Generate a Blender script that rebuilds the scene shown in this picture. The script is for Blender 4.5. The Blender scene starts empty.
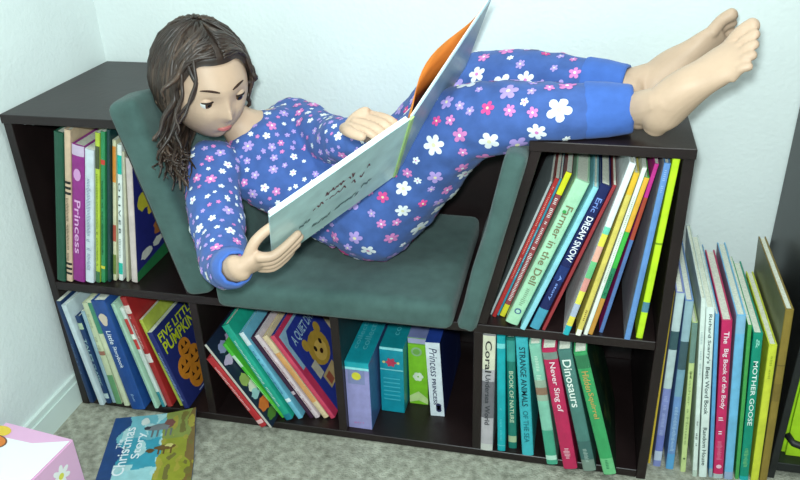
import bpy, bmesh, math, random
from mathutils import Vector, Matrix, noise
from mathutils.bvhtree import BVHTree
random.seed(7)
SC = bpy.context.scene
COL = SC.collection
V = Vector
def R(d): return math.radians(d)

# ------------------------------------------------------------------ materials
def lin(c):
    out = []
    for v in c[:3]:
        v = v / 255.0
        out.append(v / 12.92 if v <= .04045 else ((v + .055) / 1.055) ** 2.4)
    return (*out, 1.0)
MC = {}
def mat(rgb, rough=.5, spec=.4, noise_amt=.0, noise_scale=30, bump=0.0, bump_scale=200, coat=0.0, sheen=0.0, rgb2=None, name=None):
    key = (tuple(rgb), rough, spec, noise_amt, noise_scale, bump, bump_scale, coat, sheen, rgb2)
    if key in MC: return MC[key]
    m = bpy.data.materials.new(name or 'surface_%d_%d_%d' % tuple(rgb[:3]))
    m.use_nodes = True
    nt = m.node_tree; b = nt.nodes['Principled BSDF']
    b.inputs['Base Color'].default_value = lin(rgb)
    b.inputs['Roughness'].default_value = rough
    b.inputs['Specular IOR Level'].default_value = spec
    if coat: b.inputs['Coat Weight'].default_value = coat
    if sheen:
        b.inputs['Sheen Weight'].default_value = sheen
    if noise_amt or rgb2:
        tc = nt.nodes.new('ShaderNodeTexCoord')
        n = nt.nodes.new('ShaderNodeTexNoise'); n.inputs['Scale'].default_value = noise_scale; n.inputs['Detail'].default_value = 6
        nt.links.new(tc.outputs['Object'], n.inputs['Vector'])
        r = nt.nodes.new('ShaderNodeValToRGB')
        r.color_ramp.elements[0].position = .3; r.color_ramp.elements[1].position = .7
        if rgb2:
            r.color_ramp.elements[0].color = lin(rgb); r.color_ramp.elements[1].color = lin(rgb2)
        else:
            r.color_ramp.elements[0].color = lin([max(0, c * (1 - noise_amt)) for c in rgb])
            r.color_ramp.elements[1].color = lin([min(255, c * (1 + noise_amt)) for c in rgb])
        nt.links.new(n.outputs['Fac'], r.inputs['Fac'])
        nt.links.new(r.outputs['Color'], b.inputs['Base Color'])
    if bump:
        tc = nt.nodes.new('ShaderNodeTexCoord')
        n = nt.nodes.new('ShaderNodeTexNoise'); n.inputs['Scale'].default_value = bump_scale; n.inputs['Detail'].default_value = 4
        nt.links.new(tc.outputs['Object'], n.inputs['Vector'])
        bp = nt.nodes.new('ShaderNodeBump'); bp.inputs['Strength'].default_value = bump; bp.inputs['Distance'].default_value = .004
        nt.links.new(n.outputs['Fac'], bp.inputs['Height'])
        nt.links.new(bp.outputs['Normal'], b.inputs['Normal'])
    MC[key] = m
    return m
def paper(rgb): return mat(rgb, .38, .45, .05, 60)
PAGES = mat((214, 216, 200), .85, .2, .06, 300)
WOOD = mat((31, 21, 21), .40, .42, .18, 14, .06, 90, name='espresso_laminate')

# ------------------------------------------------------------------ mesh helpers
def link(name, me, m=None, parent=None):
    o = bpy.data.objects.new(name, me); COL.objects.link(o)
    if m is not None:
        for x in (m if isinstance(m, (list, tuple)) else [m]): me.materials.append(x)
    if parent is not None: o.parent = parent
    return o
def build(name, bm, m=None, parent=None, smooth=False):
    me = bpy.data.meshes.new(name); bm.normal_update(); bm.to_mesh(me); bm.free()
    if smooth: me.polygons.foreach_set('use_smooth', [True] * len(me.polygons))
    return link(name, me, m, parent)
def box(bm, a, b, mi=0, bev=0.0, seg=2):
    a, b = V(a), V(b)
    vs = [bm.verts.new((x, y, z)) for x in (a.x, b.x) for y in (a.y, b.y) for z in (a.z, b.z)]
    F = [(0, 1, 3, 2), (4, 6, 7, 5), (0, 4, 5, 1), (2, 3, 7, 6), (0, 2, 6, 4), (1, 5, 7, 3)]
    fs = [bm.faces.new([vs[i] for i in f]) for f in F]
    for f in fs: f.material_index = mi
    if bev:
        es = list({e for f in fs for e in f.edges})
        bmesh.ops.bevel(bm, geom=es, offset=bev, segments=seg, affect='EDGES', profile=.5)
    return fs
def board(name, a, b, m, parent=None, bev=.001):
    bm = bmesh.new(); box(bm, a, b, 0, bev, 1); return build(name, bm, m, parent)
def poly(bm, pts, mi=0):
    f = bm.faces.new([bm.verts.new(p) for p in pts]); f.material_index = mi; return f
def tag(o, label=None, cat=None, group=None, kind=None):
    if label: o['label'] = label
    if cat: o['category'] = cat
    if group: o['group'] = group
    if kind: o['kind'] = kind
    return o
def thing(name, label, cat, loc=(0, 0, 0), group=None):
    o = bpy.data.objects.new(name, None); COL.objects.link(o); o.location = loc; o.empty_display_size = .02
    return tag(o, label, cat, group)
def text_mesh(txt, size, depth=.0002, shear=0.0, bold=.0):
    cu = bpy.data.curves.new('lettering', 'FONT'); cu.body = txt; cu.size = 1; cu.shear = shear; cu.offset = bold
    cu.resolution_u = 3
    cu.align_x = 'CENTER'; cu.align_y = 'CENTER'
    o = bpy.data.objects.new('lettering', cu); COL.objects.link(o)
    dg = bpy.context.evaluated_depsgraph_get()
    me = bpy.data.meshes.new_from_object(o.evaluated_get(dg))
    bpy.data.objects.remove(o); bpy.data.curves.remove(cu)
    xs = [v.co.x for v in me.vertices]; ys = [v.co.y for v in me.vertices]
    cx, cy = (min(xs) + max(xs)) / 2, (min(ys) + max(ys)) / 2
    w, h = max(xs) - min(xs), max(ys) - min(ys)
    for v in me.vertices: v.co = V(((v.co.x - cx) / w * size[0], (v.co.y - cy) / h * size[1], 0))
    return me
def text(name, txt, size, origin, xd, yd, m, parent, shear=0.0, bold=0.0):
    """flat lettering of width size[0] along xd and height size[1] along yd, centred on origin"""
    me = text_mesh(txt, size, shear=shear, bold=bold)
    xd, yd = V(xd).normalized(), V(yd).normalized(); n = xd.cross(yd)
    M = Matrix((xd, yd, n)).transposed().to_4x4(); M.translation = V(origin)
    me.transform(M)
    return link(name, me, m, parent)

# ------------------------------------------------------------------ camera
cd = bpy.data.cameras.new('camera'); cam = bpy.data.objects.new('camera', cd); COL.objects.link(cam)
cam.location = (.93918, -1.06527, 1.02119); cam.rotation_mode = 'XYZ'
cam.rotation_euler = (1.0803142, .0320515, .2240862)
cd.sensor_width = 36; cd.lens = 781.76 / 800 * 36; cd.clip_start = .02
SC.camera = cam

# ------------------------------------------------------------------ room
WX, WY = -.013, .344
wallm = mat((230, 238, 236), .8, .25, .012, 8, .25, 120, name='painted_wall')
bm = bmesh.new(); poly(bm, [(WX, -2.6, 0), (3.2, -2.6, 0), (3.2, WY, 0), (WX, WY, 0)])
carpet = mat((132, 132, 118), .95, .1, name='carpet', rgb2=(188, 188, 172), noise_scale=70, bump=.9, bump_scale=260)
nt = carpet.node_tree
bs = nt.nodes['Principled BSDF']
tc = nt.nodes.new('ShaderNodeTexCoord')
n1 = nt.nodes.new('ShaderNodeTexNoise'); n1.inputs['Scale'].default_value = 9; n1.inputs['Detail'].default_value = 3
nt.links.new(tc.outputs['Object'], n1.inputs['Vector'])
mp = nt.nodes.new('ShaderNodeMapRange'); mp.inputs[1].default_value = .3; mp.inputs[2].default_value = .7; mp.inputs[3].default_value = .84; mp.inputs[4].default_value = 1.10
nt.links.new(n1.outputs['Fac'], mp.inputs[0])
mx = nt.nodes.new('ShaderNodeMix'); mx.data_type = 'RGBA'; mx.blend_type = 'MULTIPLY'; mx.inputs[0].default_value = 1
src = bs.inputs['Base Color'].links[0].from_socket
nt.links.new(src, mx.inputs[6]); nt.links.new(mp.outputs[0], mx.inputs[7]); nt.links.new(mx.outputs[2], bs.inputs['Base Color'])
tag(build('floor', bm, carpet), 'grey beige carpet floor', kind='structure')
bm = bmesh.new(); poly(bm, [(WX, WY, -.02), (3.2, WY, -.02), (3.2, WY, 2.4), (WX, WY, 2.4)]); tag(build('wall_back', bm, wallm), 'white painted wall behind the bookcase', kind='structure')
bm = bmesh.new(); poly(bm, [(WX, -2.6, -.02), (WX, WY, -.02), (WX, WY, 2.4), (WX, -2.6, 2.4)]); tag(build('wall_left', bm, wallm), 'white painted wall at the left', kind='structure')
bm = bmesh.new(); poly(bm, [(WX, -2.6, 2.4), (WX, WY, 2.4), (3.2, WY, 2.4), (3.2, -2.6, 2.4)]); tag(build('ceiling', bm, mat((235, 240, 238), .9, .2)), 'white ceiling', kind='structure')
trim = mat((222, 236, 230), .45, .4)
bm = bmesh.new(); box(bm, (WX, -2.6, 0), (WX + .010, WY, .05)); box(bm, (WX, -2.6, .05), (WX + .007, WY, .066), 0, .002, 1)
tag(build('baseboard_left', bm, trim), 'white baseboard along the left wall', kind='structure')
bm = bmesh.new(); box(bm, (0, WY - .010, 0), (3.2, WY, .05)); box(bm, (0, WY - .007, .05), (3.2, WY, .066), 0, .002, 1)
tag(build('baseboard_back', bm, trim), 'white baseboard along the back wall', kind='structure')

# ------------------------------------------------------------------ bookcases
H, D, T = .6145, .328, .0155
ZB, ZT = .29, H - T                       # bench top, underside of the upper tops
SX = .235                                  # slope of the slanted inner sides (dx per dz)
bc = thing('bookcase', 'dark brown bookcase with a lowered cushioned seat between two taller slanted ends', 'bookcase', (.55, D / 2, 0))
o = bc.location
def bd(n, a, b): return board(n, V(a) - o, V(b) - o, WOOD, bc)
bd('side_panel', (0, 0, 0), (T, D, ZT)); bd('side_panel', (1.1 - T, 0, 0), (1.1, D, ZT))
bd('bottom_panel', (T + .0003, .001, .002), (1.1 - T - .0003, D - .001, .018))
bd('bench_panel', (T + .0003, -.001, .2735), (1.1 - T - .0003, D - .0003, ZB))
for x in (.289, .554, .8045): bd('divider', (x - T / 2, .001, .0183), (x + T / 2, D - .006, .2732))
for sgn in (0, 1):
    def mx_(x): return x if not sgn else 1.1 - x
    pr = [(.2975, ZB + .0004), (.2815, ZB + .0004), (.2815 - SX * (ZT - ZB), ZT - .0004), (.2975 - SX * (ZT - ZB), ZT - .0004)]
    bm = bmesh.new()
    f0 = [bm.verts.new(V((mx_(x), .001, z)) - o) for x, z in pr]; f1 = [bm.verts.new(V((mx_(x), D - .006, z)) - o) for x, z in pr]
    bm.faces.new(f0); bm.faces.new(f1[::-1])
    for i in range(4): bm.faces.new([f0[i], f1[i], f1[(i + 1) % 4], f0[(i + 1) % 4]])
    bmesh.ops.recalc_face_normals(bm, faces=bm.faces)
    bmesh.ops.bevel(bm, geom=list(bm.edges), offset=.001, segments=1, affect='EDGES')
    build('slanted_panel', bm, WOOD, bc)
    xa, xb = (0, .2995 - SX * (ZT - ZB)) if not sgn else (1.1 - (.2995 - SX * (ZT - ZB)), 1.1)
    bd('top_panel', (xa - (.001 if not sgn else 0), -.003, ZT), (xb + (.001 if sgn else 0), D, H))
    bm = bmesh.new()
    q0, q1 = (T + .0004, .2810) if not sgn else (1.1 - .2810, 1.1 - T - .0004)
    zt = ZT - .0005; q2, q3 = (T + .0004, .2810 - SX * (ZT - ZB)) if not sgn else (1.1 - .2810 + SX * (ZT - ZB), 1.1 - T - .0004)
    g0 = [bm.verts.new(V((x, D - .005, z)) - o) for x, z in ((q0, ZB + .0005), (q1, ZB + .0005), (q3, zt), (q2, zt))]
    g1 = [bm.verts.new(V((x, D - .001, z)) - o) for x, z in ((q0, ZB + .0005), (q1, ZB + .0005), (q3, zt), (q2, zt))]
    bm.faces.new(g0); bm.faces.new(g1[::-1])
    for i in range(4): bm.faces.new([g0[i], g1[i], g1[(i + 1) % 4], g0[(i + 1) % 4]])
    bmesh.ops.recalc_face_normals(bm, faces=bm.faces); build('back_panel', bm, WOOD, bc)
bd('back_panel', (T + .0004, D - .0055, .0183), (1.1 - T - .0004, D - .0015, .2733))
bm = bmesh.new(); pr = [(.2985, ZB + .0003), (.8015, ZB + .0003), (.8015 + SX * (.47 - ZB), .47), (.2985 - SX * (.47 - ZB), .47)]
f0 = [bm.verts.new(V((x, D - .0055, z)) - o) for x, z in pr]; f1 = [bm.verts.new(V((x, D - .0015, z)) - o) for x, z in pr]
bm.faces.new(f0); bm.faces.new(f1[::-1])
for i in range(4): bm.faces.new([f0[i], f1[i], f1[(i + 1) % 4], f0[(i + 1) % 4]])
bmesh.ops.recalc_face_normals(bm, faces=bm.faces); build('back_panel', bm, WOOD, bc)
for x, z in ((.035, .5965), (.05, .5965)):   # metal fastener just under the top
    bm = bmesh.new(); bmesh.ops.create_cone(bm, cap_ends=True, segments=14, radius1=.004, radius2=.003, depth=.004, matrix=Matrix.Translation(V((x, .012, z)) - o))
    build('screw_cap', bm, mat((150, 155, 155), .3, .6), bc)

# dark furniture at the far right
t = thing('shelf_unit', 'tall black shelf unit at the right edge, lime green bin inside', 'shelf unit', (1.5, .19, 0))
BLK = mat((30, 32, 34), .4, .45, .15, 20)
o = t.location
board('side_panel', V((1.3045, .045, 0)) - o, V((1.3165, .333, .95)) - o, BLK, t)
board('side_panel', V((1.68, .045, 0)) - o, V((1.698, .333, .95)) - o, BLK, t)
board('back_panel', V((1.317, .328, .02)) - o, V((1.6795, .333, .948)) - o, BLK, t)
for z in (.014, .30, .62, .932): board('shelf', V((1.317, .05, z)) - o, V((1.6795, .327, z + .018)) - o, BLK, t)
LIME = mat((176, 222, 40), .6, .3, .05, 40)
t = thing('storage_bin', 'lime green bin with a black handle in the black shelf unit', 'bin', (1.424, .170, .0325))
o = t.location
bm = bmesh.new()
rows = []
for z, g in ((0, .0), (.08, .004), (.20, .006), (.206, .005), (.198, .001), (.006, -.006)):
    rows.append([bm.verts.new(V((sx * (.098 + g), sy * (.098 + g), z))) for sx, sy in ((-1, -1), (1, -1), (1, 1), (-1, 1))])
for a, b in zip(rows, rows[1:]):
    for i in range(4): bm.faces.new([a[i], a[(i + 1) % 4], b[(i + 1) % 4], b[i]])
bm.faces.new(rows[0][::-1]); bm.faces.new(rows[-1])
bmesh.ops.bevel(bm, geom=[e for e in bm.edges if abs(e.verts[0].co.z - e.verts[1].co.z) > .05], offset=.008, segments=2, affect='EDGES')
build('bin_body', bm, LIME, t)
def tube(bm, pts, rad, n=10, flat=None, mi=0, cap=True):
    """tube through pts; rad number or list; flat=(side vector, ratio) squeezes it"""
    pts = [V(p) for p in pts]; rings = []
    if not isinstance(rad, (list, tuple)): rad = [rad] * len(pts)
    up = None
    for i, p in enumerate(pts):
        tg = (pts[min(i + 1, len(pts) - 1)] - pts[max(i - 1, 0)]).normalized()
        if up is None:
            up = V((0, 0, 1)) if abs(tg.z) < .9 else V((0, 1, 0))
        up = (up - tg * up.dot(tg)).normalized(); s = tg.cross(up)
        rings.append([bm.verts.new(p + (s * math.cos(a) + up * math.sin(a)) * rad[i]) for a in [2 * math.pi * k / n for k in range(n)]])
    for a, b in zip(rings, rings[1:]):
        for k in range(n):
            f = bm.faces.new([a[k], a[(k + 1) % n], b[(k + 1) % n], b[k]]); f.material_index = mi; f.smooth = True
    if cap:
        for r in (rings[0][::-1], rings[-1]):
            f = bm.faces.new(r); f.material_index = mi
bm = bmesh.new()
tube(bm, [V((-.098, -.104, .05)), V((-.09, -.118, .045)), V((-.05, -.124, .036)), V((.0, -.125, .032)), V((.05, -.124, .036)), V((.09, -.118, .045)), V((.098, -.104, .05))], .006, 10)
build('handle', bm, mat((25, 25, 27), .5, .4), t)

# ------------------------------------------------------------------ books
BK={
 'green':(0.0202, 0.0017, 0.2961, 13.95, 0.3026, 0.0168),
 'zebra':(0.039, 0.0032, 0.2947, 13.8, 0.3076, 0.0112),
 'purple':(0.0519, 0.0053, 0.2975, 13.84, 0.2783, 0.0228),
 'whiteleaf':(0.0767, 0.0062, 0.2958, 13.63, 0.2717, 0.0162),
 'yellowgreen':(0.0956, 0.0092, 0.2938, 13.23, 0.3019, 0.008),
 'green2':(0.1052, 0.011, 0.2938, 13.12, 0.3037, 0.0078),
 'teal':(0.1161, 0.0146, 0.2932, 12.71, 0.3056, 0.0056),
 'orange':(0.1239, 0.0211, 0.2933, 12.49, 0.285, 0.0062),
 'oliver':(0.1345, 0.0231, 0.2937, 11.89, 0.275, 0.008),
 'beige':(0.1504, 0.0223, 0.2928, 10.42, 0.262, 0.0045),
 'pinkish':(0.1615, 0.0218, 0.2939, 9.41, 0.25, 0.0115),
 'navythin':(0.0284, -0.013, 0.018, -2.87, 0.238, 0.0094),
 'white':(0.0532, -0.0166, 0.018, -6.05, 0.2339, 0.0102),
 'tales':(0.0642, -0.0087, 0.018, -5.37, 0.2055, 0.01),
 'paleblue':(0.0749, -0.0049, 0.018, -4.6, 0.2157, 0.0081),
 'cream':(0.0837, -0.0058, 0.018, -4.31, 0.2362, 0.013),
 'cream2':(0.1036, -0.0087, 0.018, -5.68, 0.2454, 0.0115),
 'bigblue':(0.1237, -0.0148, 0.018, -7.12, 0.2503, 0.0296),
 'palegreen':(0.1681, -0.005, 0.018, -10.11, 0.2418, 0.0079),
 'whiteteal':(0.1807, 0.0017, 0.018, -11.01, 0.2302, 0.0074),
 'red':(0.1904, 0.0047, 0.018, -11.29, 0.2536, 0.0117),
 'yellowthin':(0.2146, 0.0112, 0.018, -14.07, 0.2028, 0.0073),
 'pumpkin':(0.2267, 0.0055, 0.018, -15.04, 0.1794, 0.0114),
 'redspine':(0.3966, -0.018, 0.018, -30.84, 0.1719, 0.0138),
 'darkcover':(0.4144, -0.0169, 0.018, -30.79, 0.2069, 0.0051),
 'lime':(0.4273, 0.0143, 0.018, -32.26, 0.1876, 0.0071),
 'tealgreen':(0.4371, 0.0102, 0.018, -26.67, 0.2288, 0.0152),
 'lightblue':(0.4589, 0.0179, 0.018, -27.47, 0.2102, 0.0106),
 'darkthin':(0.4815, 0.0232, 0.018, -29.85, 0.2019, 0.0071),
 'pinkwhite':(0.491, 0.0257, 0.018, -29.98, 0.2057, 0.01),
 'orange3':(0.5072, 0.0286, 0.018, -30.84, 0.2048, 0.011),
 'quiet':(0.5208, 0.0301, 0.018, -30.4, 0.205, 0.0097),
 'lavbox':(0.5611, 0.0149, 0.0182, 0.24, 0.1531, 0.0461),
 'tealbox':(0.6109, 0.0706, 0.0185, 0.61, 0.1519, 0.0455),
 'limebox':(0.6595, 0.1036, 0.018, -0.21, 0.1563, 0.0372),
 'whitebox':(0.7065, 0.0752, 0.018, -2.85, 0.1697, 0.0277),
 'coral':(0.812, 0.0036, 0.018, -0.11, 0.2502, 0.0218),
 'turq':(0.8427, 0.0059, 0.018, -1.82, 0.2497, 0.0138),
 'bookof':(0.8614, 0.0163, 0.018, -2.82, 0.2407, 0.0146),
 'strange':(0.8871, 0.0033, 0.018, -4.87, 0.2526, 0.02),
 'pale':(0.9315, -0.011, 0.018, -9.69, 0.2538, 0.0187),
 'magenta':(0.9608, -0.0174, 0.018, -11.64, 0.2539, 0.0233),
 'dino':(0.9941, -0.0158, 0.018, -13.48, 0.2552, 0.0218),
 'greenart':(1.0285, -0.018, 0.018, -15.44, 0.2572, 0.0212),
 'grey2':(0.8195, 0.0323, 0.2911, 18.96, 0.2623, 0.0035),
 'red2':(0.8242, 0.0258, 0.2921, 18.96, 0.2706, 0.0065),
 'tealblue':(0.8314, 0.0311, 0.2911, 18.96, 0.2684, 0.0035),
 'redwhite':(0.8363, 0.0297, 0.2929, 18.97, 0.2802, 0.0089),
 'farmer':(0.8482, 0.0082, 0.2971, 19.84, 0.2762, 0.0211),
 'cyan':(0.8731, -0.0032, 0.2927, 20.07, 0.2748, 0.008),
 'snow':(0.888, 0.002, 0.2952, 19.09, 0.2744, 0.0159),
 'redthin':(0.9079, 0.0013, 0.2916, 18.41, 0.2758, 0.0049),
 'quilt':(0.9411, -0.0054, 0.2921, 13.57, 0.3083, 0.0092),
 'yellow':(0.9609, -0.0033, 0.2916, 11.95, 0.2909, 0.0079),
 'white2':(0.9733, 0.0004, 0.2912, 11.42, 0.2972, 0.0062),
 'greenor':(0.9804, 0.0033, 0.2914, 11.51, 0.2815, 0.0071),
 'magblue':(0.9975, 0.0115, 0.291, 9.94, 0.2987, 0.0058),
 'blue2':(1.0362, -0.0008, 0.2907, 4.56, 0.3019, 0.0088),
 'lime2':(1.0543, 0.0067, 0.2906, 3.25, 0.3074, 0.01),
 'yelthin':(1.1072, 0.0424, 0.0, -0.59, 0.3584, 0.0036),
 'lav1':(1.1152, 0.0384, 0.0, -1.07, 0.3611, 0.0129),
 'lav2':(1.1368, 0.0364, 0.0, -2.19, 0.3493, 0.0127),
 'palegreen2':(1.1611, 0.0325, 0.0, -4.2, 0.3129, 0.0087),
 'white3':(1.1807, 0.0247, 0.0, -5.79, 0.3639, 0.0071),
 'scarry':(1.1914, 0.0262, 0.0, -6.24, 0.3469, 0.0125),
 'bluethin':(1.208, 0.0283, 0.0, -6.7, 0.3358, 0.0058),
 'body':(1.215, 0.0288, 0.0, -6.18, 0.3254, 0.0157),
 'ltblue':(1.2331, 0.0299, 0.0, -5.64, 0.336, 0.0138),
 'green3':(1.2514, 0.0322, 0.0, -5.69, 0.3182, 0.0057),
 'goose':(1.2584, 0.0324, 0.0, -5.32, 0.3041, 0.014),
 'yellow3':(1.2766, 0.0324, 0.0, -4.14, 0.2848, 0.0121),
 'olive':(1.2905, 0.0339, 0.0, -3.7, 0.3513, 0.012),
}
def book(key, label, color, group, d=.2, name='book', kind='hard', title=None, tcol=(240, 240, 235), bands=(), right=None, left=None, extra=None, back=None, pages=None, spine2=None):
    """one book standing on its tail: spine faces -Y, x = thickness, y = depth, z = height (own frame)"""
    x, y, z, th, h, w = BK[key]
    e = thing(name, label, 'book', (x, y, z), group)
    e.rotation_euler = (0, R(th), 0)
    ct = min(.0022 if kind == 'hard' else .0008, w * .22)
    mats = [paper(color)]
    bm = bmesh.new()
    ov = .003 if kind == 'hard' else 0
    box(bm, (0, 0, 0), (ct, d, h), 0, ct * .25, 1)
    box(bm, (w - ct, 0, 0), (w, d, h), 0, ct * .25, 1)
    # rounded spine
    n = 6; prof = []
    for i in range(n + 1):
        a = math.pi * i / n
        prof.append((w / 2 - math.cos(a) * w / 2, -math.sin(a) * min(.0025, w * .15)))
    lo = [bm.verts.new((px, py, 0)) for px, py in prof]; hi = [bm.verts.new((px, py, h)) for px, py in prof]
    li = [bm.verts.new((px, ct, 0)) for px, py in prof]; hj = [bm.verts.new((px, ct, h)) for px, py in prof]
    smi = 0
    if spine2 is not None:
        mats.append(paper(spine2)); smi = 1
    for i in range(n):
        for q in ((lo[i], lo[i + 1], hi[i + 1], hi[i]), (hi[i], hi[i + 1], hj[i + 1], hj[i]), (li[i + 1], li[i], lo[i], lo[i + 1])[::-1], (li[i], li[i + 1], hj[i + 1], hj[i])[::-1]):
            f = bm.faces.new(q); f.material_index = smi
    yb = -min(.0025, w * .15)
    for kb, (z0, z1, c) in enumerate(bands):     # coloured bands round the spine, part of the cover print
        m = paper(c)
        if m not in mats: mats.append(m)
        mi = mats.index(m)
        a = [bm.verts.new((px, py - .0003 - .00015 * kb, z0 * h)) for px, py in prof]; b = [bm.verts.new((px, py - .0003 - .00015 * kb, z1 * h)) for px, py in prof]
        for i in range(n):
            f = bm.faces.new((a[i], a[i + 1], b[i + 1], b[i])); f.material_index = mi
    yb -= .00015 * len(bands)
    def decal(side, shapes):
        X = w + .00025 if side > 0 else -.00025
        for k, (c, pts) in enumerate(shapes):
            m = paper(c)
            if m not in mats: mats.append(m)
            mi = mats.index(m)
            P = [(X + side * k * .00012, py * d, pz * h) for py, pz in pts]
            f = bm.faces.new([bm.verts.new(p) for p in P]); f.material_index = mi
            f.normal_update()
            if f.normal.x * side < 0: f.normal_flip()
    if right: decal(1, right)
    if left: decal(-1, left)
    build('cover', bm, mats, e)
    bm = bmesh.new(); box(bm, (ct, ct, ov), (w - ct, d - ov, h - ov)); build('pages', bm, pages or PAGES, e)
    if title:
        if isinstance(title[0], str): title = [title]
        for tx in title:
            s, z0, z1, frac = tx[:4]; c = tx[4] if len(tx) > 4 else tcol
            text('title', s, ((z1 - z0) * h, w * frac), (w / 2, yb - .0007, (z0 + z1) / 2 * h), (0, 0, -1), (1, 0, 0), mat(c, .5, .3), e, bold=.012)
    if extra: extra(e, w, d, h, yb)
    return e
def ell(cy, cz, ry, rz, n=18, a0=0):
    return [(cy + ry * math.cos(2 * math.pi * i / n + a0), cz + rz * math.sin(2 * math.pi * i / n + a0)) for i in range(n)]
def rect(y0, z0, y1, z1): return [(y0, z0), (y1, z0), (y1, z1), (y0, z1)]
FULL = rect(.0, .0, 1, 1)
def blob(cy, cz, ry, rz, seed, n=16):
    rr = random.Random(seed)
    return [(cy + ry * rr.uniform(.7, 1.1) * math.cos(2 * math.pi * i / n), cz + rz * rr.uniform(.7, 1.1) * math.sin(2 * math.pi * i / n)) for i in range(n)]
def speck(seed, cols, n=14, s=.07, box_=(.05, .03, .95, .97)):
    rr = random.Random(seed); out = []
    for i in range(n):
        out.append((rr.choice(cols), blob(rr.uniform(box_[0] + s, box_[2] - s), rr.uniform(box_[1] + s, box_[3] - s), rr.uniform(.4, 1) * s, rr.uniform(.4, 1) * s, seed * 31 + i, 10)))
    return out
def scrawl(e, w, d, h, yb, z0, z1, c, amp=.25, n=None):
    """unreadable small spine lettering: a row of short strokes"""
    bm = bmesh.new(); L = (z1 - z0) * h; n = n or int(L / .006); rr = random.Random(int(L * 1e5) + int(w * 1e5))
    for i in range(n):
        zc = z1 * h - (i + .5) * L / n; lw = L / n * .30
        if rr.random() < .12: continue
        a = amp * w * rr.uniform(.6, 1)
        for q in (-1, 1):
            poly(bm, [(w / 2 - a, yb - .0007, zc + q * lw * .8 - lw * .35), (w / 2 + a * rr.uniform(.2, 1), yb - .0007, zc + q * lw * .8 - lw * .35), (w / 2 + a * rr.uniform(.2, 1), yb - .0007, zc + q * lw * .8 + lw * .35), (w / 2 - a, yb - .0007, zc + q * lw * .8 + lw * .35)])
    build('title', bm, mat(c, .5, .3), e)
def sc(z0, z1, c, amp=.25): return lambda e, w, d, h, yb: scrawl(e, w, d, h, yb, z0, z1, c, amp)

# ---- upper left cubby, books leaning on each other behind the cushion
G = 'books in the upper left cubby'
book('green', 'dark green hardback, leftmost in the upper left cubby', (28, 78, 58), G, .21)
book('zebra', 'tan hardback with zebra stripes on its spine in the upper left cubby', (206, 178, 150), G, .23, bands=[(b, b + .016, (20, 20, 20)) for b in (.05, .085, .12, .60, .635, .67)], extra=sc(.15, .58, (70, 50, 40), .28))
book('purple', 'purple hardback with pale script on its spine in the upper left cubby', (142, 42, 128), G, .2,
     title=[('Princess', .22, .62, .5, (222, 170, 214))], bands=[(.93, 1, (196, 176, 200))], extra=lambda e, w, d, h, yb: build('emblem', (lambda bm: (poly(bm, [(w * .5 + w * .3 * math.cos(a), yb - .0007, h * .80 + .012 * math.sin(a)) for a in [k * .5236 for k in range(12)]]), bm)[1])(bmesh.new()), mat((205, 150, 200), .5, .3), e))
book('whiteleaf', 'pale lavender white book with curled top pages beside the purple book', (205, 214, 222), G, .22, kind='soft', extra=sc(.1, .8, (130, 140, 165), .3))
book('yellowgreen', 'thin yellow green book with a dark top in the upper left cubby', (176, 196, 62), G, .22, kind='soft', bands=[(.78, .92, (70, 80, 50)), (.0, .08, (60, 110, 70))], extra=sc(.12, .75, (84, 110, 40), .25))
book('green2', 'bright green thin book with a red dot on its spine in the upper left cubby', (48, 136, 84), G, .21, kind='soft', extra=sc(.2, .7, (20, 70, 45), .3), bands=[(.80, .83, (200, 60, 50)), (.1, .12, (210, 200, 60))])
book('teal', 'very dark teal thin hardback in the upper left cubby', (24, 62, 62), G, .22)
book('orange', 'white picture book with an orange top on its spine in the upper left cubby', (210, 206, 170), G, .21, kind='soft', bands=[(.72, .96, (222, 140, 50)), (.3, .42, (180, 80, 60)), (.05, .2, (110, 130, 60))])
book('oliver', 'white spine with turquoise ends and dark letters in the upper left cubby', (226, 232, 226), G, .21, title=[('O L I V E R', .36, .74, .5, (40, 60, 60))], bands=[(.8, .93, (30, 180, 160)), (.05, .14, (30, 180, 160))], extra=sc(.18, .33, (90, 110, 110), .2))
book('beige', 'thin beige paperback second from right in the upper left cubby', (190, 186, 160), G, .2, kind='soft')
book('pinkish', 'pinkish white book showing a blue picture cover, rightmost in the upper left cubby', (206, 190, 184), G, .22,
     right=[((40, 44, 120), FULL), ((44, 120, 70), [(0, 0), (1, 0), (1, .16), (0, .08)]), ((206, 196, 60), blob(.16, .62, .12, .09, 3)), ((180, 110, 60), blob(.42, .32, .16, .09, 5)), ((225, 225, 215), blob(.16, .18, .12, .045, 8)), ((220, 190, 60), blob(.25, .52, .06, .05, 9)), ((220, 220, 210), blob(.36, .2, .1, .04, 10)), ((210, 205, 190), blob(.34, .44, .05, .04, 12))])

# ---- lower left cubby
G = 'books in the lower left cubby'
book('navythin', 'thin navy book, leftmost in the lower left cubby', (26, 52, 92), G, .2, kind='soft', extra=sc(.3, .6, (90, 120, 160), .2))
book('white', 'plain white spine near the left end of the lower left cubby', (196, 210, 214), G, .2)
book('tales', 'dark blue book with pale capital letters down its spine, lower left cubby', (28, 56, 98), G, .19, title=[('TALES', .50, .76, .55, (150, 180, 180)), ('CLASSIC', .22, .47, .5, (150, 180, 180))], bands=[(.06, .12, (180, 200, 200)), (.86, .93, (170, 190, 160))])
book('paleblue', 'pale blue grey thin book in the lower left cubby', (150, 178, 188), G, .2, kind='soft')
book('cream', 'cream book with a green lower edge in the lower left cubby', (196, 204, 168), G, .2, bands=[(0, .3, (100, 150, 104)), (.5, .54, (160, 110, 90))], extra=sc(.55, .9, (150, 160, 130), .25))
book('cream2', 'pale cream spine with a green stripe beside the wide blue book', (208, 214, 178), G, .21, bands=[(.7, .98, (70, 140, 110))])
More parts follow.
